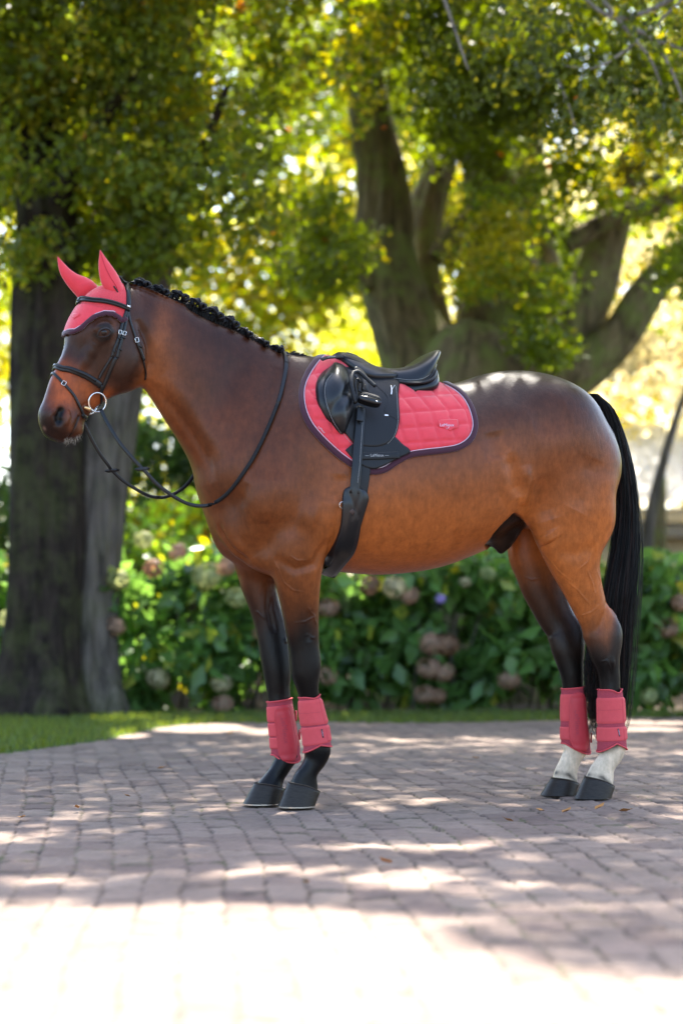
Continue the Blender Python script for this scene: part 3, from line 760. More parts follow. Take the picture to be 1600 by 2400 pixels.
def text_px(name, txt, conv, org, dx, dy, size, m, parent, off=.001, layers=None, depth=.0006, align='CENTER'):
    """lettering laid on the surface; org = photo point of the centre, dx = text direction (photo px), size = cap height in photo px"""
    cu = bpy.data.curves.new("lettering", 'FONT'); cu.body = txt; cu.size = 1; cu.align_x = align; cu.align_y = 'CENTER'
    o = bpy.data.objects.new("lettering", cu); COL.objects.link(o); dg = bpy.context.evaluated_depsgraph_get(); dg.update()
    me = bpy.data.meshes.new_from_object(o.evaluated_get(dg)); COL.objects.unlink(o); bpy.data.objects.remove(o)
    c = np.array(conv(*org)); d = np.array(dx, float); d /= np.linalg.norm(d); e = np.array(dy, float); e /= np.linalg.norm(e)
    for v in me.vertices:
        q = c + d*(v.co.x*size) + e*(v.co.y*size)
        h, nn = lhit(tuple(q), off, layers); v.co = h
    me.materials.append(m); ob = bpy.data.objects.new(name, me); COL.objects.link(ob); ob.parent = parent
    return ob

# ------------------------------------------------------------------ hooves, eye, mane, tail
def hoof(conv, toe, heel, cf, cb, lat, shoe=True):
    T_, K_, A_, B_ = P(conv(*toe), lat), P(conv(*heel), lat), P(conv(*cf), lat), P(conv(*cb), lat)
    T_.z = K_.z = .004; k = 36; vs = []; fs = []; rows = 9
    for i in range(rows):
        f = i/(rows-1)
        for j in range(k):
            t = 2*math.pi*j/k; c = (1-math.cos(t))/2; sy = math.sin(t)
            c2 = c**.92
            b_ = T_.lerp(K_, c2); a_ = A_.lerp(B_, c2)
            hb = .060*abs(sy)**.85*math.copysign(1, sy); ha = .043*abs(sy)**.9*math.copysign(1, sy)
            q = b_.lerp(a_, f); bul = .004*math.sin(math.pi*f)*(-1 if j else -1)
            q.y = lat + (hb + (ha-hb)*f); q.z += f*.007*math.sin(math.pi*c) + .0006*math.sin(f*14)
            vs.append(q)
    for i in range(rows-1):
        for j in range(k): fs.append((i*k+j, i*k+(j+1) % k, (i+1)*k+(j+1) % k, (i+1)*k+j))
    c = sum(vs[-k:], Vector())/k; vs.append(c+Vector((0, 0, .006))); fs += [((rows-1)*k+j, (rows-1)*k+(j+1) % k, len(vs)-1) for j in range(k)]
    h = mesh_obj("hoof", vs, fs, M_hoof, horse)
    # coronet band
    ring = [Vector(v)+Vector((0, 0, .0015)) for v in vs[(rows-1)*k:rows*k]]
    tube("coronet_band", ring, .0013, mat_cor, h, 6, closed=True)
    if shoe:
        ring = [Vector((v.x, v.y, .004)) for v in vs[:k]]; vv = []; ff = []
        for q in ring:
            d = (q - (T_+K_)/2); d.z = 0; d = d.normalized()
            for (r, zz) in ((.001, .0), (.001, .0045), (-.016, .0045), (-.016, 0)): vv.append(Vector((q.x+d.x*r, q.y+d.y*r, zz+.001)))
        for j in range(k):
            for m_ in range(4): ff.append((j*4+m_, j*4+(m_+1) % 4, ((j+1) % k)*4+(m_+1) % 4, ((j+1) % k)*4+m_))
        mesh_obj("horseshoe", vv, ff, M_steel, h, smooth=False)
mat_cor = mat("coronet horn", (.07, .05, .035), .5, .4, vary=.3, vscale=60)
hoof(L, (790, 1990), (1055, 1990), (862, 1832), (1095, 1905), -.095)
hoof(L, (532, 1998), (800, 1990), (615, 1838), (835, 1885), .035)
hoof(R, (805, 2160), (1050, 2155), (875, 2022), (1080, 2100), -.12, False)
hoof(R, (566, 2152), (800, 2150), (640, 2030), (830, 2080), .04, False)

def eye(px, mirror=False):
    h, n = lhit(H(*px)); d = n
    c = h - n*.0125
    if mirror: c = mirr(c); n = mirr(poll + n) - poll
    bm_ = bmesh.new(); bmesh.ops.create_uvsphere(bm_, u_segments=24, v_segments=16, radius=.0165)
    me_ = bpy.data.meshes.new("eye"); bm_.to_mesh(me_); bm_.free(); me_.polygons.foreach_set('use_smooth', [True]*len(me_.polygons))
    o = bpy.data.objects.new("eye", me_); COL.objects.link(o); o.parent = horse; o.location = c; me_.materials.append(M_eye)
    if not mirror:
        for nm, pts, r in (("upper_eyelid", ((658, 888), (678, 845), (708, 824), (742, 820), (772, 834), (784, 852)), .0040), ("lower_eyelid", ((658, 888), (690, 898), (732, 896), (765, 880), (784, 852)), .0018)):
            q = []
            for p in catmull([H(*p) for p in pts], 5):
                dd = (HR @ ray(*p)).normalized(); L_ = c - camL; tca = L_.dot(dd); d2 = L_.dot(L_) - tca*tca
                if d2 < .0165**2: hh = camL + dd*(tca - math.sqrt(.0165**2 - d2))
                else: hh = lhit(tuple(p))[0]
                g = lhit(tuple(p))[0]; hh = hh if (hh - camL).length < (g - camL).length else g
                q.append(hh)
            rr = [r*(.5+.5*math.sin(math.pi*i/(len(q)-1))) for i in range(len(q))]
            tube(nm, q, rr, mat_lid, horse, 8)
        # brown iris showing round the pupil
        hh = lhit(H(710, 862))[0]
mat_lid = mat("eyelid skin", (.016, .012, .012), .4, .4)
eye((722, 858)); eye((722, 858), True)

random.seed(4)
# plaited mane: one rolled braid after another along the crest
knots = [((200, 150), (150, 122)), ((335, 205), (285, 175)), ((480, 245), (425, 212)), ((608, 310), (560, 268)), ((735, 380), (690, 330)), ((850, 443), (808, 398)), ((952, 515), (912, 480)), ((1072, 582), (1030, 555)), ((1180, 625), (1140, 608))]
for i, (kn, bs_) in enumerate(knots):
    sc_ = 1.0 if i < 6 else .86 - .06*(i-6)
    c = P(N(*kn), -.030); vs = []; L_ = []
    for s3 in range(3):                                       # three strands rolled into a knot
        pts = []
        for j in range(26):
            t = j/25*2*math.pi*1.6 + s3*2.1; rr = .0115*sc_*(1-.35*j/25)
            pts.append(c + Vector((math.cos(t)*rr, -.006 + .010*math.sin(t*1.7+s3) - .004*s3, math.sin(t)*rr*1.05)))
        L_.append((pts, [.0062*sc_]*26, 6))
    b0 = P(N(*bs_), -.012)
    for s3 in range(34):                                       # hair drawn up into it
        a = b0 + Vector((random.uniform(-.040, .026)*sc_, random.uniform(-.020, .014), random.uniform(-.026, -.002)))
        top = b0 + Vector((random.uniform(-.020, .010)*sc_, random.uniform(-.008, .008), random.uniform(.000, .011)*sc_))
        pts = catmull([a, top, (top+c)/2 + Vector((0, -.006, .006)), c], 4)
        L_.append((pts, [.0030*sc_]*len(pts), 5))
    tubes("mane_braid", L_, M_hair, horse)
L_ = []
for i in range(150):                                           # loose wisp of mane on the withers and roots along the crest
    f = random.random(); a = P(N(1235+190*f, 668+40*f), random.uniform(-.012, .012))
    b = a + Vector((random.uniform(.01, .03), random.uniform(-.01, .01), random.uniform(.006, .022)*(1-.7*f)))
    L_.append((catmull([a - Vector((0, 0, .008)), (a+b)/2+Vector((0, 0, .004)), b], 3), [.0012]*7, 3))
for i in range(900):
    f = random.random()
    q = catmull([N(110, 165), N(300, 235), N(600, 350), N(900, 510), N(1190, 660)], 8); j = f*(len(q)-1.01); j0 = int(j); p0 = q[j0]+(q[j0+1]-q[j0])*(j-j0)
    a = P(tuple(p0 + np.array([random.uniform(-3, 3), random.uniform(0, 9)])), random.uniform(-.030, .012)); b = a + Vector((random.uniform(-.008, .02), -.001, random.uniform(.006, .022)))
    L_.append((catmull([a - Vector((0, 0, .012)), a, b], 3), [.0018]*7, 3))
rp = [P(tuple(q_), 0.0) + Vector((0, 0, -.004)) for q_ in catmull([N(95, 165), N(300, 232), N(480, 285), N(610, 345), N(740, 415), N(880, 485), N(1000, 555), N(1190, 645), N(1330, 675), N(1430, 700)], 8)]
L_.append(([q + Vector((0, .002, -.002)) for q in rp], [.014 + .003*math.sin(i*2.1) for i in range(len(rp))], 8))
tubes("mane_roots", L_, M_hair, horse)

def hair_mesh(name, strands, w, m, parent):
    vs, fs = [], []
    for pts in strands:
        n = len(pts); sd_ = random.uniform(0, math.pi); o = len(vs)
        for i, p in enumerate(pts):
            p = Vector(p); ww = w*(1 - .75*(i/(n-1))**2)
            d = Vector((math.cos(sd_), math.sin(sd_), 0))*ww
            e = Vector((-math.sin(sd_), math.cos(sd_), 0))*ww*.6
            vs += [p - d, p + d, p + e]
        for i in range(n-1):
            a = o+i*3
            for j in range(3): fs.append((a+j, a+(j+1) % 3, a+3+(j+1) % 3, a+3+j))
    return mesh_obj(name, vs, fs, m, parent)
random.seed(9)
cen = [F(1362, 905), F(1392, 940), F(1415, 1000), F(1432, 1080), F(1440, 1170), F(1438, 1260), F(1428, 1350), F(1420, 1440), F(1415, 1540), F(1408, 1640), F(1400, 1700)]
wid = [.016, .030, .036, .042, .052, .072, .088, .094, .090, .080, .062]
latc = [0, -.0, .0, .0, .0, -.01, -.02, -.02, -.02, -.02, -.02]
cp = [P(c, l) for c, l in zip(cen, latc)]
cps = catmull(cp, 3); wds = [x[0] for x in catmull([np.array([w]) for w in wid], 3)]
strands = []
for i in range(2300):
    t = random.uniform(0, 2*math.pi); r = math.sqrt(random.random()); dx_, dy_ = math.cos(t)*r, math.sin(t)*r
    end = len(cps) if random.random() < .45 else random.randint(int(len(cps)*.55), len(cps)); st0 = 0 if i < 1500 else random.randint(0, 8)
    ph, am = random.uniform(0, 6), random.uniform(0, .006); cl_ = random.randint(0, 40); cr_ = random.Random(cl_*7+1)
    cx_, cy_ = cr_.uniform(-1, 1)*.8, cr_.uniform(-1, 1)*.8
    pts = []
    for j in range(st0, end):
        f = j/(len(cps)-1); g = f*.62
        ux, uy = dx_*(1-g)+(cx_)*g, dy_*(1-g)+cy_*g
        pts.append(Vector(cps[j]) + Vector((ux*wds[j] + am*math.sin(j*.5+ph), uy*min(wds[j], .05) + am*math.cos(j*.4+ph), 0)))
    if len(pts) > 5: strands.append(pts)
# the strands that swing between the hind legs
for i in range(330):
    f = random.random(); x0 = random.uniform(1342, 1372)
    a = P(F(1432 + random.uniform(-12, 14), 1190), .0); a2 = P(F(1408 + random.uniform(-12, 14), 1340), .0); b = P(F(x0 + 8, 1480), 0); c = P(F(x0 + 4 + random.uniform(-8, 8), 1590), .0); d = P(F(1362 + random.uniform(-12, 14), random.uniform(1600, 1700)), .0)
    strands.append([Vector(q) + Vector((0, random.uniform(-.02, .015), 0)) for q in catmull([a, a2, b, c, d], 6)])
M_rust = mat("rusty black hair", (.030, .011, .007), .42, .3)
hair_mesh("tail_hair", strands[:1750] + strands[2300:2480], .0015, M_hair, horse); hair_mesh("tail_hair", strands[1750:2300][::2] + strands[2480:], .0012, M_rust, horse)
# chin whiskers
ws = []
for i in range(60):
    f = random.random(); q = H(350 + 160*f, 1835 - 50*f); a = P(q, 0); h = BVH.find_nearest(PH(q, random.uniform(-.03, .0)))
    a = h[0]; ws.append([a, a + Vector((random.uniform(-.004, .004), 0, -.010)), a + Vector((random.uniform(-.008, .010), 0, -.010 - random.random()*.016))])
hair_mesh("whiskers", ws, .00035, mat("pale whiskers", (.45, .38, .30), .5, .4), horse)
print("horse done", time.time()-T0)
# ================================================================== the place
NR = np.random.default_rng(11)
def vnoise(x, y, seed=0, sc=1.0):
    """smooth value noise on a lattice"""
    x = x*sc; y = y*sc; xi = np.floor(x).astype(np.int64); yi = np.floor(y).astype(np.int64); fx = x-xi; fy = y-yi
    fx = fx*fx*(3-2*fx); fy = fy*fy*(3-2*fy)
    def h(a, b):
        n = (a*374761393 + b*668265263 + seed*1442695041) & 0x7fffffff; n = (n ^ (n >> 13))*1274126177 & 0x7fffffff
        return ((n ^ (n >> 16)) & 0xffff)/65535.0
    return (h(xi, yi)*(1-fx)+h(xi+1, yi)*fx)*(1-fy) + (h(xi, yi+1)*(1-fx)+h(xi+1, yi+1)*fx)*fy
def hsh(a, b, s_):
    n = (a.astype(np.int64)*374761393 + b.astype(np.int64)*668265263 + s_*362437) & 0x7fffffff; n = (n ^ (n >> 13))*1274126177 & 0x7fffffff
    return ((n ^ (n >> 16)) & 0xffff)/65535.0

# ---- paved ground: weathered clay bricks laid lengthwise, every brick a little different
def paving(x0, x1, y0, y1, hx_, hy_, name, clip=None):
    xs = np.arange(x0, x1+hx_/2, hx_); ys = np.arange(y0, y1+hy_/2, hy_); X, Y = np.meshgrid(xs, ys, indexing='ij')
    wx = X + .06*np.sin(Y*.7+.4) + .030*(vnoise(X, Y, 3, 1.7)-.5) + .016*(vnoise(X, Y, 6, 5)-.5) + .03*np.maximum(0, -X-.6)*(Y-6.5)*.3
    wy = Y + .03*(vnoise(X, Y, 5, 1.3)-.5)*2 + .05*np.sin(X*1.1) + .014*(vnoise(X, Y, 8, 6)-.5)
    a = rad(6.5); U = wx*math.cos(a) + wy*math.sin(a); W = -wx*math.sin(a) + wy*math.cos(a)
    bw, bl = .108, .218
    i = np.floor(U/bw); ro = hsh(i, i*0, 7); w2 = W + (i % 2)*bl*.5 + (ro-.5)*.05; j = np.floor(w2/bl)
    du = np.minimum(U/bw - i, 1-(U/bw-i))*bw; dv = np.minimum(w2/bl - j, 1-(w2/bl-j))*bl
    wob = .0035*(vnoise(X, Y, 9, 42)-.5)*2; d = np.minimum(du, dv) + wob
    jw = .0018 + .0020*hsh(i, j, 3)
    joint = 1 - np.clip((d - jw*.5)/.0040, 0, 1); joint = joint*joint*(3-2*joint)
    Z = .0026*(hsh(i, j, 1)-.5)*2 + (U/bw-i-.5)*.004*(hsh(i, j, 2)-.5)*2 + (w2/bl-j-.5)*.006*(hsh(i, j, 4)-.5)*2
    rough = (vnoise(X*1.0, Y*.8, 21, 30)-.5)*.0035 + (vnoise(X, Y, 22, 75)-.5)*.0026; chip = np.clip(vnoise(X, Y*1.2, 23, 16)-.68, 0, 1)*.022*hsh(i, j, 6)
    Z = Z + rough - chip - joint*.0065 + .012*(vnoise(X, Y, 31, .8)-.5) - .006
    c1, c2, c3 = np.array([.190, .137, .115]), np.array([.135, .094, .082]), np.array([.245, .190, .155])
    h1 = hsh(i, j, 12)[..., None]; h2 = hsh(i, j, 13)[..., None]
    C_ = c1*(1-h1) + c2*h1; C_ = C_*(1-h2*.5) + c3*h2*.5
    st = vnoise(X, Y, 41, 5)[..., None]; C_ = C_*(.86 + .28*st); C_ *= (.9 + .2*vnoise(X, Y, 42, 60))[..., None]
    C_ = C_*(1 - np.clip(chip*60, 0, .45))[..., None]
    moss = (np.clip(vnoise(X, Y, 51, 2.2)*1.6-.62, 0, 1)*np.clip(vnoise(X, Y, 52, 18)*2-.6, 0, 1))[..., None]
    C_ = C_*np.array([1.03, 1.0, .93])
    jc = np.array([.080, .060, .048])*(1-moss) + np.array([.085, .095, .028])*moss
    C_ = C_*(1-joint[..., None]) + jc*joint[..., None]; Z = Z + joint*moss[..., 0]*.008
    n0, n1 = X.shape; Vv = np.stack([X, Y, Z], -1).reshape(-1, 3); idx = np.arange(n0*n1).reshape(n0, n1)
    Fq = np.stack([idx[:-1, :-1], idx[1:, :-1], idx[1:, 1:], idx[:-1, 1:]], -1).reshape(-1, 4)
    if clip is not None:
        mc = Vv[Fq].mean(1); Fq = Fq[mc[:, 1] < np.interp(mc[:, 0], clip[0], clip[1])]
    o = mesh_obj(name, Vv, Fq, M_brick); tag(o, kind='structure')
    at2 = o.data.attributes.new("Col", 'FLOAT_COLOR', 'POINT'); at2.data.foreach_set('color', np.concatenate([C_.reshape(-1, 3), np.ones((len(Vv), 1))], 1).astype(np.float32).ravel())
    return o
M_brick = mat("clay paving brick", (.2, .15, .14), .82, .25, bump=.7, bscale=170, attr="Col", vary=.12, vscale=90)
paving(-2.3, 2.3, 2.2, 9.2, .0085, .010, "paving")
M_brick2 = mat("clay paving brick far", (.15, .11, .095), .85, .2, vary=.25, vscale=8, stretch=(1, .35, 1), bump=.5, bscale=40)
def sheet(name, pts, z, m, kind='structure'):
    o = mesh_obj(name, [(x, y, z) for x, y in pts], [tuple(range(len(pts)))], m, smooth=False); tag(o, kind=kind); return o
M_soil = mat("leaf litter soil", (.045, .032, .022), .95, .1, vary=.5, vscale=12, bump=1, bscale=40)
sheet("ground", [(-250, -60), (250, -60), (250, 420), (-250, 420)], -.040, M_soil)
edge = [onground(*q) for q in ((-700, 1815), (-300, 1790), (0, 1764), (120, 1749), (230, 1733), (320, 1714), (380, 1701), (480, 1693), (700, 1692), (900, 1694), (1100, 1692), (1300, 1688), (1600, 1676), (2400, 1660))]
edge = [(p.x, p.y) for p in edge]
paving(-5.2, 5.2, 9.2, 13.2, .020, .022, "paving", ([p[0] for p in edge], [p[1] for p in edge]))
paving(-5.2, -2.3, 6.0, 9.2, .02, .022, "paving"); paving(2.3, 5.2, 6.0, 9.2, .02, .022, "paving")
sheet("driveway", [(-14, -6), (14, -6)] + [(x, y) for x, y in edge[::-1]], -.024, M_brick2)
hb = 13.9
M_lawn = mat("lawn turf", (.05, .085, .018), .9, .2, vary=.4, vscale=30, bump=1, bscale=120)
sheet("lawn", edge + [(14, hb), (-14, hb)], -.012, M_lawn)
def blades(name, pts, h, w, m, col):
    n = len(pts); a = NR.uniform(0, 2*np.pi, n); l = NR.uniform(.5, 1, n)*h; t = NR.normal(0, .35, (n, 2))*l[:, None]
    d = np.stack([np.cos(a), np.sin(a), 0*a], 1)*w; b = np.concatenate([pts, np.full((n, 1), -.012)], 1)
    mid = b + np.concatenate([t*.4, (l*.6)[:, None]], 1); tip = b + np.concatenate([t, l[:, None]], 1)
    Vv = np.stack([b-d, b+d, mid+d*.7, mid-d*.7, tip], 1).reshape(-1, 3); k = np.arange(n)*5
    Fq = np.concatenate([np.stack([k, k+1, k+2], 1), np.stack([k, k+2, k+3], 1), np.stack([k+3, k+2, k+4], 1)])
    o = mesh_obj(name, Vv, Fq, m); c = np.repeat(col(n), 5, 0)
    at2 = o.data.attributes.new("Col", 'FLOAT_COLOR', 'POINT'); at2.data.foreach_set('color', np.concatenate([c, np.ones((len(c), 1))], 1).astype(np.float32).ravel())
    return o
def leafmat(name, trans=.5, rough=.45):
    m = bpy.data.materials.new(name); m.use_nodes = True; t = m.node_tree; b = t.nodes['Principled BSDF']; out = t.nodes['Material Output']
    a = t.nodes.new('ShaderNodeAttribute'); a.attribute_name = "Col"; t.links.new(a.outputs['Color'], b.inputs['Base Color'])
    b.inputs['Roughness'].default_value = rough; b.inputs['Specular IOR Level'].default_value = .4
    tr = t.nodes.new('ShaderNodeBsdfTranslucent'); hs = t.nodes.new('ShaderNodeHueSaturation'); hs.inputs['Saturation'].default_value = 1.15; hs.inputs['Value'].default_value = 3.3; hs.inputs['Hue'].default_value = .482
    t.links.new(a.outputs['Color'], hs.inputs['Color']); t.links.new(hs.outputs[0], tr.inputs['Color'])
    mx = t.nodes.new('ShaderNodeMixShader'); mx.inputs[0].default_value = trans
    t.links.new(b.outputs[0], mx.inputs[1]); t.links.new(tr.outputs[0], mx.inputs[2]); t.links.new(mx.outputs[0], out.inputs['Surface'])
    return m
M_leaf = leafmat("tree leaves", .5); M_hyd = leafmat("hydrangea leaves", .35, .35); M_grass = leafmat("grass blades", .35, .5)
def inpoly(x, y, poly):
    c = np.zeros(len(x), bool); n = len(poly)
    for i in range(n):
        (xa, ya), (xb, yb) = poly[i], poly[(i+1) % n]
        with np.errstate(divide='ignore', invalid='ignore'): c ^= ((ya > y) != (yb > y)) & (x < (xb-xa)*(y-ya)/(yb-ya+1e-12)+xa)
    return c
gp = NR.uniform((-4.2, 9.0), (4.2, 13.9), (90000, 2)); gp = gp[inpoly(gp[:, 0] + NR.normal(0, .03, len(gp)), gp[:, 1] + NR.normal(0, .04, len(gp)), edge + [(14, hb), (-14, hb)])]
gp = gp[(gp[:, 0] < 2.6) | (gp[:, 1] > 13)]
g_ = blades("grass", gp, .055, .003, M_grass, lambda n: np.array([.058, .090, .018])*NR.uniform(.6, 1.5, (n, 1)) + np.array([.06, .04, .0])*NR.uniform(0, 1, (n, 1))**3)
tag(g_, kind='stuff')

# ---- where the sun gets through the crowns to the ground (photo rows/columns of the bright patches)
lit = [((130, 1958), (190, 26)), ((300, 1908), (170, 11)), ((520, 1890), (100, 8)), ((700, 1893), (70, 5)), ((930, 1876), (150, 5)), ((760, 1975), (120, 10)), ((1000, 1967), (190, 17)), ((1250, 1945), (160, 9)),
       ((1430, 1912), (190, 12)), ((1600, 1900), (120, 12)), ((120, 2050), (170, 16)), ((420, 2035), (120, 12)), ((640, 2030), (160, 16)), ((930, 2050), (180, 26)), ((1220, 2060), (90, 12)), ((1180, 2010), (100, 8)), ((1450, 2030), (60, 8)),
       ((470, 1702), (130, 11)), ((620, 1712), (60, 7)), ((1120, 1727), (45, 5)), ((950, 1735), (50, 5)), ((1350, 1722), (80, 5)), ((1500, 1705), (120, 6)), ((1480, 1690), (160, 5)), ((1560, 1810), (110, 4)), ((300, 1718), (60, 8)), ((720, 1770), (60, 4)), ((1000, 1800), (50, 3))]
def sunlit(Xg, Yg):
    """1 where the photograph shows sun on the ground at world (x, y)"""
    v = HOR + FPX*CAMH/np.maximum(Yg, .5); u = 800 + FPX*Xg/np.maximum(Yg, .5); m = np.zeros(len(Xg), bool)
    for (cx, cy), (rx, ry) in lit: m |= ((u-cx)/rx)**2 + ((v-cy)/ry)**2 < 1
    vb = np.interp(u, [-2000, 0, 300, 600, 800, 1000, 1100, 1250, 1450, 1600, 2400], [2080, 2085, 2100, 2105, 2095, 2140, 2170, 2210, 2250, 2270, 2300])
    return m | (v > vb) | (Yg < 1.0)
def suncull(pts, keep=.003):
    k = pts[:, 2]/SUN_DIR.z; gx = pts[:, 0] - SUN_DIR.x*k; gy = pts[:, 1] - SUN_DIR.y*k
    k2 = (pts[:, 1] - 7.05)/SUN_DIR.y; hx2 = pts[:, 0] - SUN_DIR.x*k2; hz2 = pts[:, 2] - SUN_DIR.z*k2
    horse_ = (hx2 > -.80) & (hx2 < 1.25) & (hz2 > 0) & (hz2 < 1.80)
    spot = ((((hx2 - .90)/.22)**2 + ((hz2 - 1.62)/.13)**2 < 1) | (((hx2 - .70)/.05)**2 + ((hz2 - 1.64)/.05)**2 < 1)) & (NR.random(len(pts)) < .992)
    return (~sunlit(gx, gy) & ~spot) | (horse_ & ~spot) | (NR.random(len(pts)) < keep)
def leaves(name, cl, size, m, col, parent=None, flat=.0, cull=True, shape=1.7, droop=.3):
    """cl: list of (centre, radii, count); every leaf a small folded blade"""
    P_ = []; 
    for c, r, n in cl:
        n = int(n); q = NR.normal(0, 1, (n, 3)); q /= np.linalg.norm(q, axis=1)[:, None]; q *= NR.random((n, 1))**.45
        P_.append(q*np.array(r) + np.array(c))
    P_ = np.concatenate(P_)
    if cull: P_ = P_[suncull(P_)]
    n = len(P_); nn = NR.normal(0, 1, (n, 3)); nn[:, 2] += flat*np.sign(nn[:, 2]+1e-9); nn /= np.linalg.norm(nn, axis=1)[:, None]
    d = NR.normal(0, 1, (n, 3)); d[:, 2] -= droop; d -= (d*nn).sum(1)[:, None]*nn; d /= np.linalg.norm(d, axis=1)[:, None]
    w = np.cross(nn, d); s_ = size*NR.uniform(.6, 1.25, (n, 1)); hw_ = s_/shape/2
    mid = P_ + d*s_*.5
    Vv = np.stack([P_, mid - w*hw_ + nn*hw_*.35, P_ + d*s_, mid + w*hw_ + nn*hw_*.35], 1).reshape(-1, 3); k = np.arange(n)*4
    Fq = np.concatenate([np.stack([k, k+1, k+2], 1), np.stack([k, k+2, k+3], 1)])
    o = mesh_obj(name, Vv, Fq, m, parent, smooth=False); c = np.repeat(col(n, P_), 4, 0)
    at2 = o.data.attributes.new("Col", 'FLOAT_COLOR', 'POINT'); at2.data.foreach_set('color', np.concatenate([c, np.ones((len(c), 1))], 1).astype(np.float32).ravel())
    return o
def oakcol(g=(.060, .075, .014), yel=.10, ora=.002):
    def f(n, P_):
        c = np.array(g)*NR.uniform(.55, 1.6, (n, 1)); r = NR.random(n)
        tone = vnoise(P_[:, 0]+P_[:, 1]*.7, P_[:, 2], 77, 1.3); c *= (.7+.7*tone)[:, None]; k = (r < yel*3.2*np.clip(tone*2-1.0, 0, 1)); c[k] = np.array([.22, .21, .02])*NR.uniform(.7, 1.2, (k.sum(), 1))
        k = r > 1-ora; c[k] = np.array([.24, .09, .02])*NR.uniform(.6, 1.1, (k.sum(), 1)); return c
    return f
def bark(name, c, moss=0, sc=9):
    m = mat(name, c, .9, .12, bump=1.0, bscale=22, vary=.75, vscale=sc*1.6, stretch=(1, 1, .16))
    [q for q in m.node_tree.nodes if q.type == 'BUMP'][0].inputs['Distance'].default_value = .03
    if moss:
        t = m.node_tree; b = t.nodes['Principled BSDF']; src = b.inputs['Base Color'].links[0].from_socket
        n = t.nodes.new('ShaderNodeTexNoise'); n.inputs['Scale'].default_value = 3.4; n.inputs['Detail'].default_value = 9; n.inputs['Roughness'].default_value = .7
        tc = [q for q in t.nodes if q.type == 'TEX_COORD'][0]; t.links.new(tc.outputs['Object'], n.inputs['Vector'])
        mr = t.nodes.new('ShaderNodeMapRange'); mr.inputs[1].default_value = .46; mr.inputs[2].default_value = .60; mr.inputs[4].default_value = moss
        t.links.new(n.outputs[0], mr.inputs[0]); mx = t.nodes.new('ShaderNodeMix'); mx.data_type = 'RGBA'; t.links.new(mr.outputs[0], mx.inputs[0])
        t.links.new(src, mx.inputs[6]); mx.inputs[7].default_value = (.15, .175, .050, 1); t.links.new(mx.outputs[2], b.inputs['Base Color'])
    return m
def limb(name, pts, r, m, parent, k=18, rough=.10, sub=6, flare=0):
    """tapering trunk or bough with an uneven, furrowed outline"""
    Pc = catmull(pts, sub); Rc = [x[0] for x in catmull([np.array([v]) for v in r], sub)]; vs = []; fs = []; up = None; n = len(Pc)
    sdx = random.uniform(0, 9)
    for i in range(n):
        a = Vector(Pc[max(i-1, 0)]); b = Vector(Pc[min(i+1, n-1)]); t = (b-a).normalized()
        if up is None: up = t.orthogonal()
        up = (up - t*up.dot(t)).normalized(); w = t.cross(up)
        for j in range(k):
            an = 2*math.pi*j/k; rr = Rc[i]*(1 + (.035*math.sin(an*11+sdx+.25*math.sin(i*.7)*2) + .022*math.sin(an*19-i*.3) if k > 30 else 0) + rough*(math.sin(an*3+sdx+i*.13) + .6*math.sin(an*5+sdx*2-i*.21) + .4*math.sin(an*8+i*.1)))
            if flare and i < sub*1.5: rr *= 1 + flare*max(0, math.sin(an*4+sdx))*(1-i/(sub*1.5))
            vs.append(Vector(Pc[i]) + up*(rr*math.cos(an)) + w*(rr*math.sin(an)))
    for i in range(n-1):
        for j in range(k): fs.append((i*k+j, i*k+(j+1) % k, (i+1)*k+(j+1) % k, (i+1)*k+j))
    fs.append(tuple((n-1)*k+j for j in range(k)))
    return mesh_obj(name, vs, fs, m, parent)
def pt(x, y, D): p = at(x/.98, y/.98, D); return (p.x, p.y, p.z)     # from the 1568-wide view
M_barkL = bark("dark oak bark", (.024, .017, .013), .16); M_barkG = bark("grey oak bark", (.085, .070, .058), .12)
M_barkR = bark("mossy oak bark", (.12, .095, .052), .85); M_twig = bark("pale twig bark", (.22, .19, .16), .2)

# ---- twin-trunked tree on the left
tL = thing("oak_tree", "dark oak with two trunks joined at the base behind the horse's head", "tree", Matrix.Translation((-2.1, 13.6, 0)))
def loc(t, pts): o = t.location; return [(p[0]-o.x, p[1]-o.y, p[2]-o.z) for p in pts]
limb("trunk", loc(tL, [pt(100, 1665, 13.55), pt(98, 1500, 13.6), pt(103, 1200, 13.65), pt(108, 900, 13.7), pt(112, 700, 13.7), pt(110, 520, 13.8), pt(90, 250, 13.9), pt(60, -50, 14), pt(20, -500, 14)]), [.44, .31, .265, .255, .24, .22, .20, .18, .15], M_barkL, tL, k=64, flare=.25)
limb("trunk", loc(tL, [pt(205, 1665, 13.75), pt(200, 1500, 13.8), pt(208, 1300, 13.85), pt(228, 1100, 13.9), pt(262, 900, 14.0), pt(300, 760, 14.1), pt(335, 620, 14.2), pt(380, 430, 14.3), pt(400, 150, 14.6), pt(430, -350, 15)]), [.30, .235, .20, .195, .20, .20, .185, .16, .13, .10], M_barkG, tL, k=56, flare=.25)
def crown_cl(boxes, dens): return [(pt(x, y, D), r, n*dens) for (x, y, D, r, n) in boxes]
def rel(t, cl): o = t.location; return [((c[0]-o.x, c[1]-o.y, c[2]-o.z), r, n) for c, r, n in cl]
def tree_leaves(t, cl, size, col, m=None, cull=True, droop=.3):
    # built in world space so the sun gaps can be worked out, then handed to the tree
    o = leaves("crown", cl, size, m or M_leaf, col, None, 0, cull, 1.7, droop)
    c = np.array(t.location); n = len(o.data.vertices); a = np.empty(n*3, np.float32); o.data.vertices.foreach_get('co', a); a = a.reshape(-1, 3) - c.astype(np.float32); o.data.vertices.foreach_set('co', a.ravel()); o.data.update(); o.parent = t
    return o
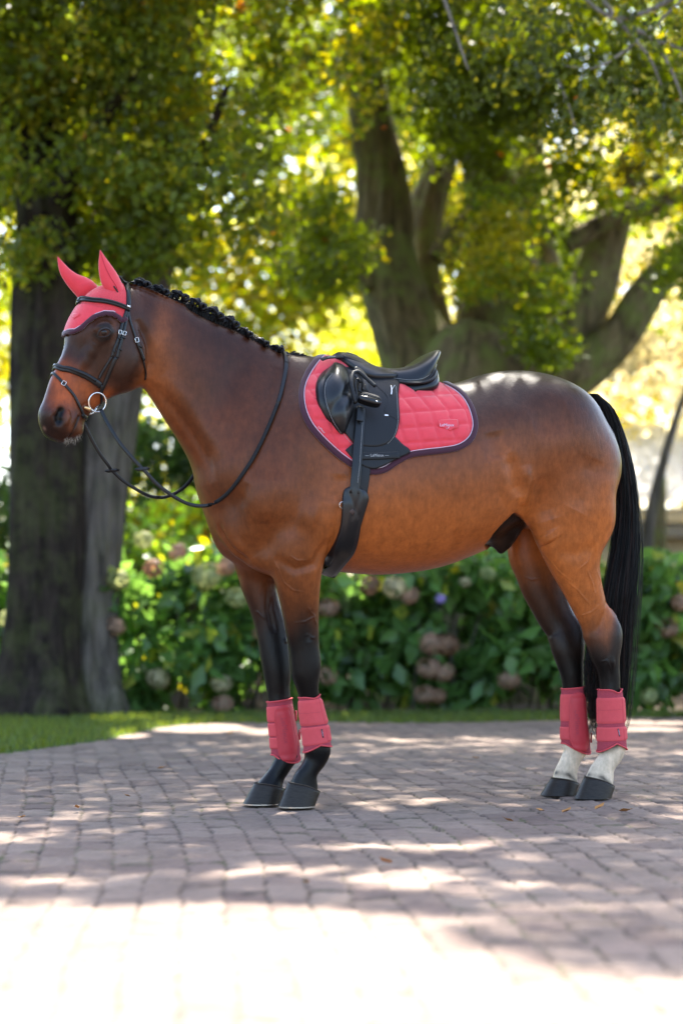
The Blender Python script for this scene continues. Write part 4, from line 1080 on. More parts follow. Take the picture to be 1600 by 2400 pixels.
def clumps(x0, y0, x1, y1, D0, D1, n, rr, per, skip=None):
    out = []
    while len(out) < n:
        x, y = random.uniform(x0, x1), random.uniform(y0, y1)
        if skip and skip(x, y): continue
        r = random.uniform(*rr); out.append((pt(x, y, random.uniform(D0, D1)), (r*1.25, r, r*.8), per*r*r/.16))
    return out
random.seed(21)
bright = [(500, 60, 120, 130), (700, 130, 140, 110), (850, 230, 90, 160), (470, 340, 60, 60), (560, 340, 70, 50), (1010, 460, 60, 90), (840, 80, 90, 90), (600, 230, 70, 60), (1290, 590, 40, 60), (180, 90, 60, 50)]
def gap(x, y):
    for cx, cy, rx, ry in bright:
        if ((x-cx)/rx)**2 + ((y-cy)/ry)**2 < .8: return random.random() < .82
    return False
cl = clumps(-150, -150, 560, 450, 12.6, 15.5, 140, (.22, .5), 140, gap) + clumps(-150, 380, 420, 620, 13.0, 14.5, 28, (.15, .32), 220)
cl += clumps(430, 440, 640, 600, 13, 14.5, 12, (.15, .3), 200)
# upper crown, above the picture: this is what shades the horse
def upper(xr, yr, zr, n, rr, per): 
    out = []
    for _ in range(n):
        r = random.uniform(*rr); out.append(((random.uniform(*xr), random.uniform(*yr), random.uniform(*zr)), (r*1.3, r*1.3, r*.6), per*r*r))
    return out
ucl = upper((-5.5, -.3), (8.8, 14.5), (5.6, 9.8), 120, (.6, 1.1), 230) + upper((-1.5, 1.5), (9, 13.2), (5.6, 9.5), 70, (.5, .9), 230)
cl = [(c, r, n*2.0) for c, r, n in cl]
tree_leaves(tL, cl, .082, oakcol((.074, .098, .014), yel=.20))
tree_leaves(tL, ucl, .17, oakcol())
for (a, b, c_, r0) in (((110, 520), (200, 330), (330, 150), .11), ((100, 420), (20, 250), (-80, 120), .10), ((360, 500), (450, 380), (520, 200), .09), ((60, 0), (220, -200), (500, -420), .1)):
    limb("limb", loc(tL, [pt(*a, 13.8), pt(*b, 13.3), pt(*c_, 12.8)]), [r0, r0*.6, r0*.25], M_barkL, tL, k=10)

# ---- big spreading tree behind the horse
tR = thing("oak_tree", "big mossy oak with many boughs fanning out behind the saddle and croup", "tree", Matrix.Translation((1.2, 17.2, 0)))
limb("trunk", loc(tR, [(1.25, 17.2, -.05), (1.25, 17.2, .8), pt(1090, 1000, 17.2), pt(1085, 900, 17.2), pt(1080, 830, 17.3)]), [1.05, .92, .90, .88, .70], M_barkR, tR, k=26, flare=.2)
boughs = [([(985, 880), (935, 760), (900, 660), (880, 560), (880, 440), (850, 250), (820, 0), (800, -300)], [.42, .34, .31, .30, .26, .20, .15, .1], 17.0),
          ([(1010, 860), (985, 740), (965, 620), (975, 500), (1010, 380), (1060, 200), (1090, 0)], [.30, .24, .22, .19, .16, .13, .1], 17.6),
          ([(1100, 900), (1140, 760), (1150, 640), (1140, 500), (1120, 350), (1090, 150), (1100, -200)], [.50, .42, .36, .30, .24, .2, .12], 17.2),
          ([(1180, 880), (1225, 740), (1230, 620), (1200, 480), (1210, 330), (1260, 100)], [.40, .30, .26, .22, .18, .12], 17.9),
          ([(1250, 880), (1320, 740), (1365, 640), (1400, 520), (1440, 400), (1530, 220), (1600, 50)], [.32, .26, .23, .19, .16, .13, .1], 17.0),
          ([(1150, 880), (1290, 862), (1370, 815), (1430, 760), (1475, 690), (1530, 620), (1620, 540), (1720, 420)], [.34, .26, .215, .19, .175, .155, .13, .1], 16.8),
          ([(1010, 600), (1050, 530), (1120, 480)], [.14, .12, .1], 17.0), ([(1300, 560), (1400, 500), (1500, 470), (1600, 420)], [.10, .09, .08, .05], 16.4), ([(845, 660), (800, 590), (770, 540)], [.09, .06, .03], 16.8),
          ([(1380, 470), (1440, 440), (1520, 400)], [.09, .07, .04], 16.6)]
for b_, r_, D in boughs: limb("limb", loc(tR, [pt(x, y, D) for x, y in b_]), [q*.92 for q in r_], M_barkR, tR, k=40, rough=.06)
cl = clumps(560, -150, 1720, 290, 14.2, 17.0, 150, (.25, .50), 170, gap) + clumps(560, 300, 1720, 420, 15, 17.5, 12, (.16, .30), 170, gap)
cl += clumps(640, 440, 850, 640, 14.5, 15.8, 22, (.14, .28), 190)
cl += clumps(1070, 420, 1250, 700, 15.2, 16.6, 24, (.14, .28), 190) + clumps(1180, 640, 1290, 830, 15.6, 16.4, 16, (.14, .26), 200)
cl += clumps(1250, 360, 1620, 520, 15.6, 17.6, 16, (.16, .30), 180) + clumps(1500, 520, 1640, 640, 14.6, 15.6, 10, (.15, .3), 180)
for (gx, gy, rx, ry) in bright:
    for _ in range(5): cl.append((pt(gx+random.uniform(-.6, .6)*rx, gy+random.uniform(-.6, .6)*ry, random.uniform(18.5, 20.5)), (.34, .3, .3), 150))
cl = [(c, r, n*1.8) for c, r, n in cl]
tree_leaves(tR, cl, .084, oakcol((.070, .098, .013), yel=.32, ora=.002))
ucl = upper((-.8, 7.5), (8.8, 16.5), (5.8, 11.5), 170, (.6, 1.15), 230)
tree_leaves(tR, ucl, .17, oakcol())
# nearer overhanging branch with bare twigs, top right
tO = thing("overhanging_branch", "nearer leafy branch with bare pale twigs hanging in at the top right corner", "branch", Matrix.Translation((3.6, 10.6, 4.2)))
tw = []
for b_, r0 in (([(1385, 0), (1440, 70), (1490, 130), (1520, 200)], .014), ([(1440, 60), (1500, 90), (1545, 170), (1568, 230)], .016), ([(1480, 85), (1560, 110), (1620, 140)], .012), ([(1010, -30), (1045, 70), (1075, 160)], .012), ([(1280, 180), (1305, 240), (1320, 290)], .009), ([(1620, -60), (1500, 60), (1380, 150), (1300, 150)], .012), ([(1700, -100), (1440, 40), (1300, -40)], .02)):
    q = catmull(loc(tO, [pt(x, y, 10.6) for x, y in b_]), 5); tube("twig", q, [r0*(1-.6*i/len(q)) for i in range(len(q))], M_twig, tO, 6)
ol = clumps(1180, -60, 1700, 330, 10.0, 11.6, 90, (.08, .20), 150) + clumps(1380, 300, 1600, 420, 10.2, 11, 12, (.06, .12), 140) + clumps(940, -60, 1200, 260, 11, 12.5, 34, (.08, .2), 120)
tree_leaves(tO, ol, .055, oakcol((.036, .048, .010), yel=.3, ora=.003))

# ---- trees and shrubs beyond, out of focus
def far(name, label, x, D, crown, trunk, size, col, cat="tree", m=None, tr=.12):
    p = at(x/.98, 1421, D); t = thing(name, label, cat, Matrix.Translation((p.x, D, 0)), "trees and shrubs beyond the oaks")
    if trunk: limb("trunk", [(0, 0, -.05), (.05, 0, trunk*.5), (.1, 0, trunk)], [tr*1.3, tr, tr*.7], m or M_barkR, t, k=10)
    tree_leaves(t, [(((c[0]+p.x), D+c[1], c[2]), c[3], c[4]) for c in crown], size, col, cull=False); return t
random.seed(5)
def blobcrown(w, z0, z1, n, r, per, dy=1.0): return [(random.uniform(-w, w), random.uniform(-dy, dy), random.uniform(z0, z1), (r*random.uniform(.8, 1.4),)*2 + (r*random.uniform(.6, 1),), per) for _ in range(n)]
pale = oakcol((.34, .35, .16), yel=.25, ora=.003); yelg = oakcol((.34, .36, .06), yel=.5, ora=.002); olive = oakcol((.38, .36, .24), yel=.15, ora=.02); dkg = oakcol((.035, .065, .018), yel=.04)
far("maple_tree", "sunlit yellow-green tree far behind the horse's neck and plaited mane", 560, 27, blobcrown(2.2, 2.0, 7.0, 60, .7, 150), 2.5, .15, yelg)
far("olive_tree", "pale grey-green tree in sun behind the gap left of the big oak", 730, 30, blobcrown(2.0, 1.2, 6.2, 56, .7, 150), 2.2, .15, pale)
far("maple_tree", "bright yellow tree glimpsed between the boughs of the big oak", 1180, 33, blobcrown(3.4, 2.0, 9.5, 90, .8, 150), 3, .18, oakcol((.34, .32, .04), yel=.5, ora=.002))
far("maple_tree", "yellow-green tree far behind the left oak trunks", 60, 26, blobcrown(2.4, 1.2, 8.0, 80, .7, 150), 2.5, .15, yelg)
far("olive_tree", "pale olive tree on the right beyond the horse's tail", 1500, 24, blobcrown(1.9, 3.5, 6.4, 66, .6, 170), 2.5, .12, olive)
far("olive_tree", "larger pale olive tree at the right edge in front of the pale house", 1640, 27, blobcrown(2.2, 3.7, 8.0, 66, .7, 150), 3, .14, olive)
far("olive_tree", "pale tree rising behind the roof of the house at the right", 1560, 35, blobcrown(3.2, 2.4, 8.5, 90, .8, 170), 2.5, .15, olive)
far("yew_shrub", "low dark shrub in shade under the horse's neck and reins", 400, 18.5, blobcrown(1.0, .3, 2.7, 34, .45, 330, .6), 0, .10, dkg, "shrub")
far("yew_shrub", "low dark shrub at the left edge behind the oak trunk", 10, 18, blobcrown(1.0, .3, 2.2, 30, .45, 330, .6), 0, .10, dkg, "shrub")
far("laurel_shrub", "sunlit shrub with glossy leaves rising behind the hydrangeas below the reins", 400, 16.3, blobcrown(.9, .9, 1.75, 22, .28, 190, .5), 0, .11, oakcol((.12, .19, .03), yel=.15), "shrub")
far("yew_shrub", "dark shrub filling the shade behind the horse's belly", 800, 19.5, blobcrown(1.9, .3, 2.6, 50, .6, 330, .6), 0, .11, dkg, "shrub")
far("maple_tree", "tall yellowing tree behind the twin oak, closing the view at upper left", 400, 22, blobcrown(3.8, 3.6, 9.5, 110, .8, 170), 4, .15, oakcol((.16, .20, .02), yel=.5))
far("maple_tree", "tall yellowing tree closing the view above the big oak", 1050, 23, blobcrown(4.4, 4.6, 10, 120, .8, 170), 5, .15, oakcol((.13, .18, .02), yel=.45))
# far-off wood closing the garden on both sides
wcl = []
for sx in (-1, 1):
    for _ in range(75): wcl.append(((sx*random.uniform(9.5, 34), random.uniform(26, 44), random.uniform(.6, 8.0)), (2.0, 1.6, 1.5), 260))
for _ in range(26): wcl.append(((random.uniform(-13, -5.0), random.uniform(18, 24), random.uniform(.5, 3.0)), (1.2, 1.0, .9), 260))
for _ in range(20): wcl.append(((random.uniform(6.5, 13), random.uniform(19, 25), random.uniform(.5, 3.0)), (1.2, 1.0, .9), 260))
tag(leaves("woodland", wcl, .30, M_leaf, oakcol((.10, .13, .025), yel=.2), cull=False), kind='stuff')
# slim leaning trunk at the right edge
sl = thing("sapling", "slim leaning sapling trunk in front of the pale house at the right edge", "tree", Matrix.Translation((3.0, 19, 0)))
limb("trunk", loc(sl, [pt(1480, 1330, 19), pt(1490, 1200, 19), pt(1515, 1090, 19), pt(1545, 980, 19), pt(1590, 850, 19)]), [.07, .06, .05, .04, .02], M_barkG, sl, k=8)

# ---- pale house at the right edge
hs_ = thing("house", "pale house with white tiled roof seen between tail and right edge", "house", Matrix.Translation((6.2, 30, 0)))
M_wall = mat("cream render", (.55, .46, .36), .85, .2, vary=.08, vscale=3); M_roofw = mat("pale roof tiles", (.42, .39, .36), .7, .3); M_band = mat("grey gutter", (.16, .15, .15), .6, .3)
def boxm(name, lo, hi, m, parent):
    (a, b, c), (d, e, f) = lo, hi; v = [(x, y, z) for x in (a, d) for y in (b, e) for z in (c, f)]
    return mesh_obj(name, v, [(0, 1, 3, 2), (4, 6, 7, 5), (0, 4, 5, 1), (2, 3, 7, 6), (0, 2, 6, 4), (1, 5, 7, 3)], m, parent, smooth=False)
boxm("wall", (-2.3, 0, 0), (6, 6, 2.45), M_wall, hs_)
boxm("fascia", (-2.45, -.35, 2.22), (6.2, -.30, 2.45), M_wall, hs_)
boxm("gutter", (-2.45, -.45, 1.98), (6.2, -.05, 2.16), M_band, hs_)
vs, fs = [], []; nx_ = 140
for i in range(nx_+1):
    x = -2.6 + 8.9*i/nx_; b = .055*abs(math.sin(i*math.pi/4))
    vs += [(x, -.55, 2.50+b), (x, 3.2, 4.1+b)]
for i in range(nx_): fs.append((2*i, 2*i+2, 2*i+3, 2*i+1))
rf = mesh_obj("roof", vs, fs, M_roofw, hs_)
# ---- hydrangeas
random.seed(33)
M_flower = leafmat("flower petals", .3, .6)
def head_mesh(col, r, seed):
    rg = np.random.default_rng(seed); n = 190; q = rg.normal(0, 1, (n, 3)); q /= np.linalg.norm(q, axis=1)[:, None]; p = q*r*np.array([1, 1, .85])*rg.uniform(.85, 1.05, (n, 1))
    t1_ = np.cross(q, rg.normal(0, 1, (n, 3))); t1_ /= np.linalg.norm(t1_, axis=1)[:, None]; t2_ = np.cross(q, t1_); s_ = r*.2*rg.uniform(.7, 1.2, (n, 1))
    Vv = np.stack([p-t1_*s_, p-t2_*s_+q*s_*.3, p+t1_*s_, p+t2_*s_+q*s_*.3], 1).reshape(-1, 3); k = np.arange(n)*4; Fq = np.stack([k, k+1, k+2, k+3], 1)
    me = mesh_obj("flower_head", Vv, Fq, M_flower, smooth=False); c = np.repeat(np.array(col)*rg.uniform(.65, 1.3, (n, 1)), 4, 0)
    a2 = me.data.attributes.new("Col", 'FLOAT_COLOR', 'POINT'); a2.data.foreach_set('color', np.concatenate([c, np.ones((len(c), 1))], 1).astype(np.float32).ravel())
    d = me.data; bpy.data.objects.remove(me); return d
FC = {'g': (.26, .28, .13), 'p': (.27, .18, .12), 'b': (.20, .12, .07), 'c': (.34, .31, .19), 'l': (.36, .28, .5)}
FM = {k: [head_mesh(c, 1.0, i*7+j) for j in range(2)] for i, (k, c) in enumerate(FC.items())}
heads = [(272, 1332, 26, 'g'), (352, 1306, 24, 'b'), (408, 1268, 22, 'p'), (475, 1322, 34, 'g'), (520, 1300, 26, 'p'), (545, 1372, 26, 'g'), (262, 1440, 26, 'p'), (364, 1560, 27, 'c'), (508, 1570, 24, 'c'), (512, 1618, 24, 'p'), (600, 1450, 24, 'p'),
         (755, 1395, 24, 'p'), (752, 1552, 24, 'p'), (850, 1345, 24, 'b'), (905, 1350, 28, 'c'), (942, 1368, 22, 'p'), (1068, 1337, 14, 'c'), (990, 1480, 28, 'p'), (1025, 1482, 28, 'b'), (985, 1535, 28, 'p'), (1020, 1545, 24, 'p'), (975, 1595, 24, 'p'), (1005, 1600, 20, 'b'),
         (1168, 1562, 26, 'p'), (1012, 1375, 12, 'l'), (1532, 1442, 26, 'p'), (1562, 1385, 22, 'p'), (1490, 1600, 20, 'g'), (680, 1330, 24, 'c'), (1240, 1395, 20, 'g'), (20, 1420, 24, 'g'), (800, 1290, 22, 'p'), (640, 1560, 22, 'g'), (1120, 1320, 20, 'g'), (330, 1240, 22, 'g')]
bushes = [(-2.75, 14.6, .75, 1.30, "leafy hydrangea at the left edge, behind the dark oak trunk"), (-1.38, 14.35, .62, 1.32, "hydrangea with cream and brown heads just right of the grey oak trunk"),
          (-.62, 14.25, .62, 1.36, "hydrangea seen behind the forelegs, with pale heads near the ground"), (.12, 14.35, .62, 1.26, "hydrangea behind the girth and forearm with faded pink heads"),
          (.78, 14.3, .6, 1.30, "hydrangea under the belly with a cluster of pinkish brown heads low down"), (1.45, 14.5, .55, 1.22, "dark green hydrangea with few flowers, in front of the hind legs"),
          (2.05, 14.3, .55, 1.24, "hydrangea just left of the tail with sunlit lower leaves"), (2.85, 14.4, .62, 1.34, "hydrangea at the right edge beyond the tail with one round pink head"),
          (-3.9, 14.6, .75, 1.3, "hydrangea outside the left edge, beyond the dark oak"), (3.9, 14.5, .7, 1.3, "hydrangea outside the right edge, beyond the pale house")]
hydcol = lambda n, P_: np.array([.070, .138, .034])*NR.uniform(.6, 1.5, (n, 1)) + np.where(NR.random((n, 1)) < .06, 1, 0)*np.array([.16, .10, .0])
tb = []
for (bx, by, w, h, lab) in bushes:
    t = thing("hydrangea_bush", lab, "bush", Matrix.Translation((bx, by, 0)), "hydrangeas in a row behind the lawn")
    cl = []
    for i in range(26):
        z_ = random.uniform(.12, h-.15); cl.append(((bx+random.uniform(-w, w)*.85, by+random.uniform(-.45, .3), z_), (.24, .22, .2), 48))
    o = tree_leaves(t, cl, .18, hydcol, M_hyd, cull=False, droop=.9); o.name = "foliage"
    st = []
    for i in range(9):
        a = Vector((random.uniform(-.25, .25), random.uniform(-.2, .2), -.03)); b = Vector((random.uniform(-w, w)*.8, random.uniform(-.4, .2), h*.8)); st.append((catmull([a, (a+b)/2+Vector((0, 0, .1)), b], 4), [.010]*9, 5))
    tubes("stem", st, M_barkG, t); tb.append(t)
for (x, y, r, k) in heads:
    p = Vector(pt(x, y, 13.75)); t = min(tb, key=lambda q: abs(q.location.x - p.x)); o = bpy.data.objects.new("flower_head", random.choice(FM[k])); COL.objects.link(o); o.parent = t
    o.location = p - t.location; s_ = r/.98*13.75/FPX; o.scale = (s_, s_, s_); o.rotation_euler = (random.uniform(-.5, .5), random.uniform(-.5, .5), random.uniform(0, 6))
# light through a few sunlit leaves low in the right-hand bushes
# fallen leaves on the bricks
lf0 = None
leaf_labels = ["dry leaf on the bricks in front of the hind hooves, nearest the belly", "dry leaf just left of the far hind hoof", "dry leaf in the sun right of the hind hooves", "dry leaf at the far right of the sunlit strip behind the hind hooves",
 "dry leaf on shaded bricks left of the fore hooves, nearer of two", "dry leaf on shaded bricks far left, below the lawn edge", "dry leaf in front of the far hind hoof on the sunlit strip", "single dry leaf on the bricks in the middle foreground",
 "dry leaf on the far edge of the drive behind the hind boots", "dry leaf on the far edge of the drive left of the fore boots", "dry leaf close to the left edge on sunlit bricks", "dry leaf on the drive beyond the horse, between its legs", "dry leaf in front of the horse on the sunlit strip", "dry leaf below the kerb of grass, left of the fore boots"]
for i, (x, y) in enumerate([(1250, 1868), (1290, 1872), (1365, 1865), (1420, 1868), (300, 1835), (180, 1862), (1180, 1893), (700, 2035), (1330, 1700), (520, 1690), (60, 1880), (1100, 1745), (900, 1990), (360, 1770)]):
    if lf0 is None:
        vv = [(0, 0, 0), (.012, .010, .006), (.030, .012, .004), (.048, 0, .010), (.030, -.012, .004), (.012, -.010, .006), (.024, 0, -.001)]
        lf = mesh_obj("fallen_leaf", vv, [(0, 1, 6), (1, 2, 6), (2, 3, 6), (3, 4, 6), (4, 5, 6), (5, 0, 6)], mat("dry leaf", (.38, .17, .05), .7, .3)); lf0 = lf
    else: lf = lf0.copy(); COL.objects.link(lf)
    p = onground(x/.98, y/.98); lf.location = (p.x, p.y, .008); lf.rotation_euler = (random.uniform(-.3, .3), random.uniform(-.3, .3), random.uniform(0, 6)); s_ = random.uniform(.7, 1.2); lf.scale = (s_, s_, s_)
    tag(lf, leaf_labels[i], "leaf", "dry leaves lying on the paving")
print("place done", time.time()-T0)
# ================================================================== tack
def tack_thing(name, label, cat, org, group=None):
    t = thing(name, label, cat, HM @ Matrix.Translation(org), group); t['_o'] = 0; del t['_o']; return t
def settle(t, org):
    for c in t.children: c.location = c.location - Vector(org)
def reveal(px, f): return px
LH = [BVH]
LS0 = [BVH]
# ---------------- saddle pad
o_pad = P(F(890, 900), 0)
pad = tack_thing("saddle_pad", "coral pink quilted saddle pad with plum binding under the black saddle", "saddle pad", o_pad)
OUT = catmull([S(*p) for p in [(352, 150), (300, 205), (252, 275), (215, 360), (203, 450), (218, 560), (262, 660), (340, 755), (440, 850), (540, 925), (625, 970), (705, 985), (790, 968), (870, 915), (960, 868), (1080, 848), (1200, 835), (1310, 812), (1390, 755), (1424, 670), (1412, 575), (1370, 480), (1310, 415), (1240, 372), (1215, 362)]], 6)
TOP = catmull([S(*p) for p in [(372, 150), (420, 158), (520, 200), (640, 245), (760, 270), (880, 278), (980, 280), (1060, 290), (1130, 310), (1200, 345)]], 4)
def resample(L_, n):
    L_ = np.array(L_); d = np.r_[0, np.cumsum(np.linalg.norm(np.diff(L_, axis=0), axis=1))]; t = np.linspace(0, d[-1], n); return np.stack([np.interp(t, d, L_[:, i]) for i in range(2)], 1)
NU, NV_ = 190, 74
Ou = resample(OUT, NU)
# match the spine line to the outline by horizontal position
tl = np.array(TOP); tx_ = np.interp(np.linspace(0, 1, NU), np.linspace(0, 1, NU), np.clip(S(372, 0)[0] + (S(1200, 0)[0]-S(372, 0)[0])*np.clip((np.arange(NU)/NU-.02)/.96, 0, 1)**1.0, tl[0, 0], tl[-1, 0]))
ox = Ou[:, 0]; w_ = np.interp(ox, [ox.min(), ox.max()], [0, 1]); tx_ = tx_*.35 + (tl[0, 0] + (tl[-1, 0]-tl[0, 0])*np.maximum.accumulate(w_*(np.arange(NU) > NU*.3)+0))*.65
Tu = np.stack([tx_, np.interp(tx_, tl[:, 0], tl[:, 1])], 1)
def quilt(q):
    x = (q[0]-640)*3.015; y = (q[1]-780)*3.015
    b = (y + .07*x - 640)/106.0
    sh = np.interp(y, [300, 450, 560, 700, 840], [-120, 0, 92, 130, 165]); a = (x - sh - 895)/122.0
    la = abs(a - round(a)); lb = abs(b - round(b))
    return .0085*(1 - math.exp(-la/.085))*(1 - math.exp(-lb/.10)) - .001
vs, fs = [], []
for i in range(NU):
    for j in range(NV_):
        v = j/(NV_-1); q = Tu[i] + (Ou[i]-Tu[i])*v
        h, nn = lhit(tuple(q), 0, LH); edge_ = 1 - math.exp(-(np.min(np.hypot(Ou[:, 0]-q[0], Ou[:, 1]-q[1]))/10.5)**2)
        vs.append(h + nn*(.009*(.35+.65*edge_) + quilt(q)*edge_))
for i in range(NU-1):
    for j in range(NV_-1): fs.append((i*NV_+j, i*NV_+j+1, (i+1)*NV_+j+1, (i+1)*NV_+j))
quilt_near = mesh_obj("quilted_panel", vs, fs, M_red, pad)
mesh_obj("quilted_panel", [Vector((v.x, -v.y, v.z)) for v in vs], [f[::-1] for f in fs], M_red, pad)
BP = BVHTree.FromPolygons([tuple(v) for v in vs], fs); LP = [BVH, BP]
bind = [lhit(tuple(q), .004, LH) for q in Ou]; bp = [b[0] for b in bind]; bn = [b[1] for b in bind]
for _ in range(2): bp = [bp[0]]+[(bp[i-1]+bp[i]*2+bp[i+1])/4 for i in range(1, len(bp)-1)]+[bp[-1]]
def yoke(name, P_, N_, w, th, m):
    # both sides in one band, joined over the withers
    far_ = [Vector((p.x, -p.y, p.z)) for p in P_][::-1]; fn = [Vector((n.x, -n.y, n.z)) for n in N_][::-1]
    if abs(P_[0].y) < .04: pass
    return ribbon(name, far_ + P_, fn + N_, w, th, m, pad)
yoke("binding", bp, bn, .021, .0075, M_plum)
cen_ = np.array(S(760, 560))
def inset(f):
    r = []
    for i, q in enumerate(Ou):
        a = Ou[max(i-1, 0)]; b = Ou[min(i+1, NU-1)]; t = b-a; n_ = np.array([-t[1], t[0]]); n_ = n_/np.linalg.norm(n_)
        if n_ @ (cen_-q) < 0: n_ = -n_
        r.append(lhit(tuple(q + n_*f), .0115, LS0)[0])
    return r
ins_ = inset(7.4); tube("piping", ins_, .0014, M_white, pad, 6)
# dark wear patch where the girth lies
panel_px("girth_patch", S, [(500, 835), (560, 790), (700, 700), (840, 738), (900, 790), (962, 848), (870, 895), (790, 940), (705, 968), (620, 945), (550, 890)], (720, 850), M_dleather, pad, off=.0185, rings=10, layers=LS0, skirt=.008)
BPATCH = [BVH, BP]
strap_px("loop_strap", S, [(600, 884), (660, 882), (760, 879), (884, 872)], .027, .004, M_dleather, pad, off=.0195, layers=LS0, n=6)
text_px("lettering", "— LeMieux —", S, (725, 879), (1, -.02), (-.02, -1), 9.2, M_stitch, pad, off=.0242, layers=LS0)
strap_px("front_strap", S, [(330, 245), (365, 232), (410, 228), (470, 226)], .016, .004, M_dleather, pad, off=.036, layers=LS0, n=6)
text_px("lettering", "LeMieux", S, (396, 229), (1, -.04), (-.04, -1), 5.2, M_stitch, pad, off=.0408, layers=LS0)
# badge
bdg = panel_px("badge", S, [(1158, 632), (1225, 628), (1292, 628), (1297, 658), (1296, 684), (1268, 688), (1240, 708), (1215, 690), (1180, 682), (1160, 676)], (1228, 660), M_red, pad, off=.0180, rings=5, n=1, layers=LS0, skirt=.006)
LB = [BVH, BP, BVHTree.FromPolygons([v.co[:] for v in bdg.data.vertices], [tuple(p.vertices) for p in bdg.data.polygons])]
text_px("lettering", "LeMieux", S, (1226, 652), (1, 0.0), (0, -1), 9.6, M_white, pad, off=.0008, layers=LB)
tube("emblem", [lhit(S(*q), .0012, LB)[0] for q in ((1222, 672), (1230, 680), (1242, 664))], .0010, M_white, pad, 5)
text_px("lettering", "LeMieux", S, (342, 684), (.72, .70), (.70, -.72), 6.0, M_white, pad, off=.0020, layers=LP)
settle(pad, o_pad)

# ---------------- saddle
o_sad = P(S(820, 260), 0)
sad = tack_thing("saddle", "black leather jumping saddle with stirrup run up, on the coral pad", "saddle", o_sad)
flap = panel_px("flap", S, [(440, 250), (395, 330), (400, 450), (440, 600), (500, 720), (560, 785), (620, 810), (700, 818), (770, 808), (830, 775), (868, 720), (886, 640), (886, 560), (880, 450), (872, 352), (700, 320), (560, 280)], (660, 560), M_dleather, sad, off=.019, bulge=.004, rings=16, n=5, layers=LS0, skirt=.010)
BF = BVHTree.FromPolygons([v.co[:] for v in flap.data.vertices], [tuple(p.vertices) for p in flap.data.polygons]); LF = [BVH, BP, BF]
fo = catmull([(440, 600), (500, 720), (560, 785), (620, 803), (700, 811), (770, 800), (825, 768), (860, 715), (879, 640), (879, 560), (874, 450), (866, 380)], 8)
def stitch(name, P_, conv, layers, parent, off=.0012, r=.0006, dash=2):
    L_ = []
    hs = [lhit(tuple(conv(*p)), off, layers)[0] for p in P_]
    return tube(name, hs, r, M_stitch, parent, 4)
stitch("stitching", fo, S, LF, sad)
stitch("stitching", catmull([(700, 350), (760, 400), (805, 450), (808, 500), (785, 540), (820, 580), (882, 614)], 5), S, LF, sad, off=.0015)
k1 = panel_px("knee_roll", S, [(395, 262), (345, 300), (312, 360), (302, 440), (318, 520), (360, 600), (410, 640), (430, 560), (430, 440), (440, 340)], (365, 440), M_leather, sad, off=.016, bulge=.020, rings=9, n=5, layers=LS0, skirt=.010, pw_=3)
BK1 = BVHTree.FromPolygons([v.co[:] for v in k1.data.vertices], [tuple(p.vertices) for p in k1.data.polygons])
def kb(q, f):
    x = (q[0]-640)*3.015; y = (q[1]-780)*3.015
    return .010*math.exp(-((x-430)/38)**2) - .011*math.exp(-(((x-455)*.8+(y-490)*.6)/26)**2)*math.exp(-((y-500)/110)**2)
k2 = panel_px("knee_block", S, [(420, 256), (372, 300), (346, 370), (342, 450), (362, 540), (398, 630), (440, 690), (484, 720), (520, 640), (545, 560), (548, 480), (520, 400), (524, 330), (490, 268)], (440, 480), M_leather, sad, off=.024, bulge=.028, rings=14, n=5, layers=LS0, skirt=.022, hf=kb, pw_=3.2)
BK2 = BVHTree.FromPolygons([v.co[:] for v in k2.data.vertices], [tuple(p.vertices) for p in k2.data.polygons])
LK = [BVH, BP, BF, BK1, BK2]
for off_ in (0, 16):
    stitch("piping" if off_ == 0 else "stitching", catmull([(405+off_, 285), (362+off_, 345), (350+off_, 430), (368+off_, 520), (402+off_, 610), (445+off_, 680), (484, 712)], 8), S, LK, sad, off=.001, r=.0022 if off_ == 0 else .0006)
sad.children[-2].data.materials[0] = M_leather
for c_ in sad.children:
    if c_.name.startswith("piping"): c_.data.materials[0] = M_leather
# seat
def seatst(x, yt, ye, w, th): return (x, yt, ye, w, th)
ST = [(432, 206, 216, .035), (462, 158, 196, .055), (505, 140, 196, .072), (560, 160, 224, .090), (620, 200, 262, .100), (690, 238, 304, .106), (760, 256, 330, .112), (830, 262, 342, .124), (900, 252, 350, .145), (970, 222, 354, .165), (1040, 176, 344, .178), (1090, 144, 322, .176), (1125, 132, 286, .158), (1146, 140, 232, .125), (1152, 170, 205, .08)]
rows, k = [], 30
Sx = catmull([np.array(s_) for s_ in ST], 5)
vs, fs = [], []
for x, yt, ye, w in Sx:
    ct = P(S(x, yt), 0.0)
    ed = P(S(x, ye), -w)
    dish = .016*math.exp(-((x-840)/190)**2)
    for j in range(k+1):
        u = -1 + 2*j/k; au = abs(u)
        prof = 1 - au**2.6
        zc = ct.z - ed.z
        y = -w*math.sin(math.pi/2*min(au, 1))**.9*(1 if u < 0 else -1)*1
        z = ed.z + zc*prof + dish*(au**2-.55*au**4)*.8
        xx = ed.x*(au**2) + ct.x*(1-au**2)
        vs.append(Vector((xx, y, z)))
n_ = len(Sx)
for i in range(n_-1):
    for j in range(k): fs.append((i*(k+1)+j, i*(k+1)+j+1, (i+1)*(k+1)+j+1, (i+1)*(k+1)+j))
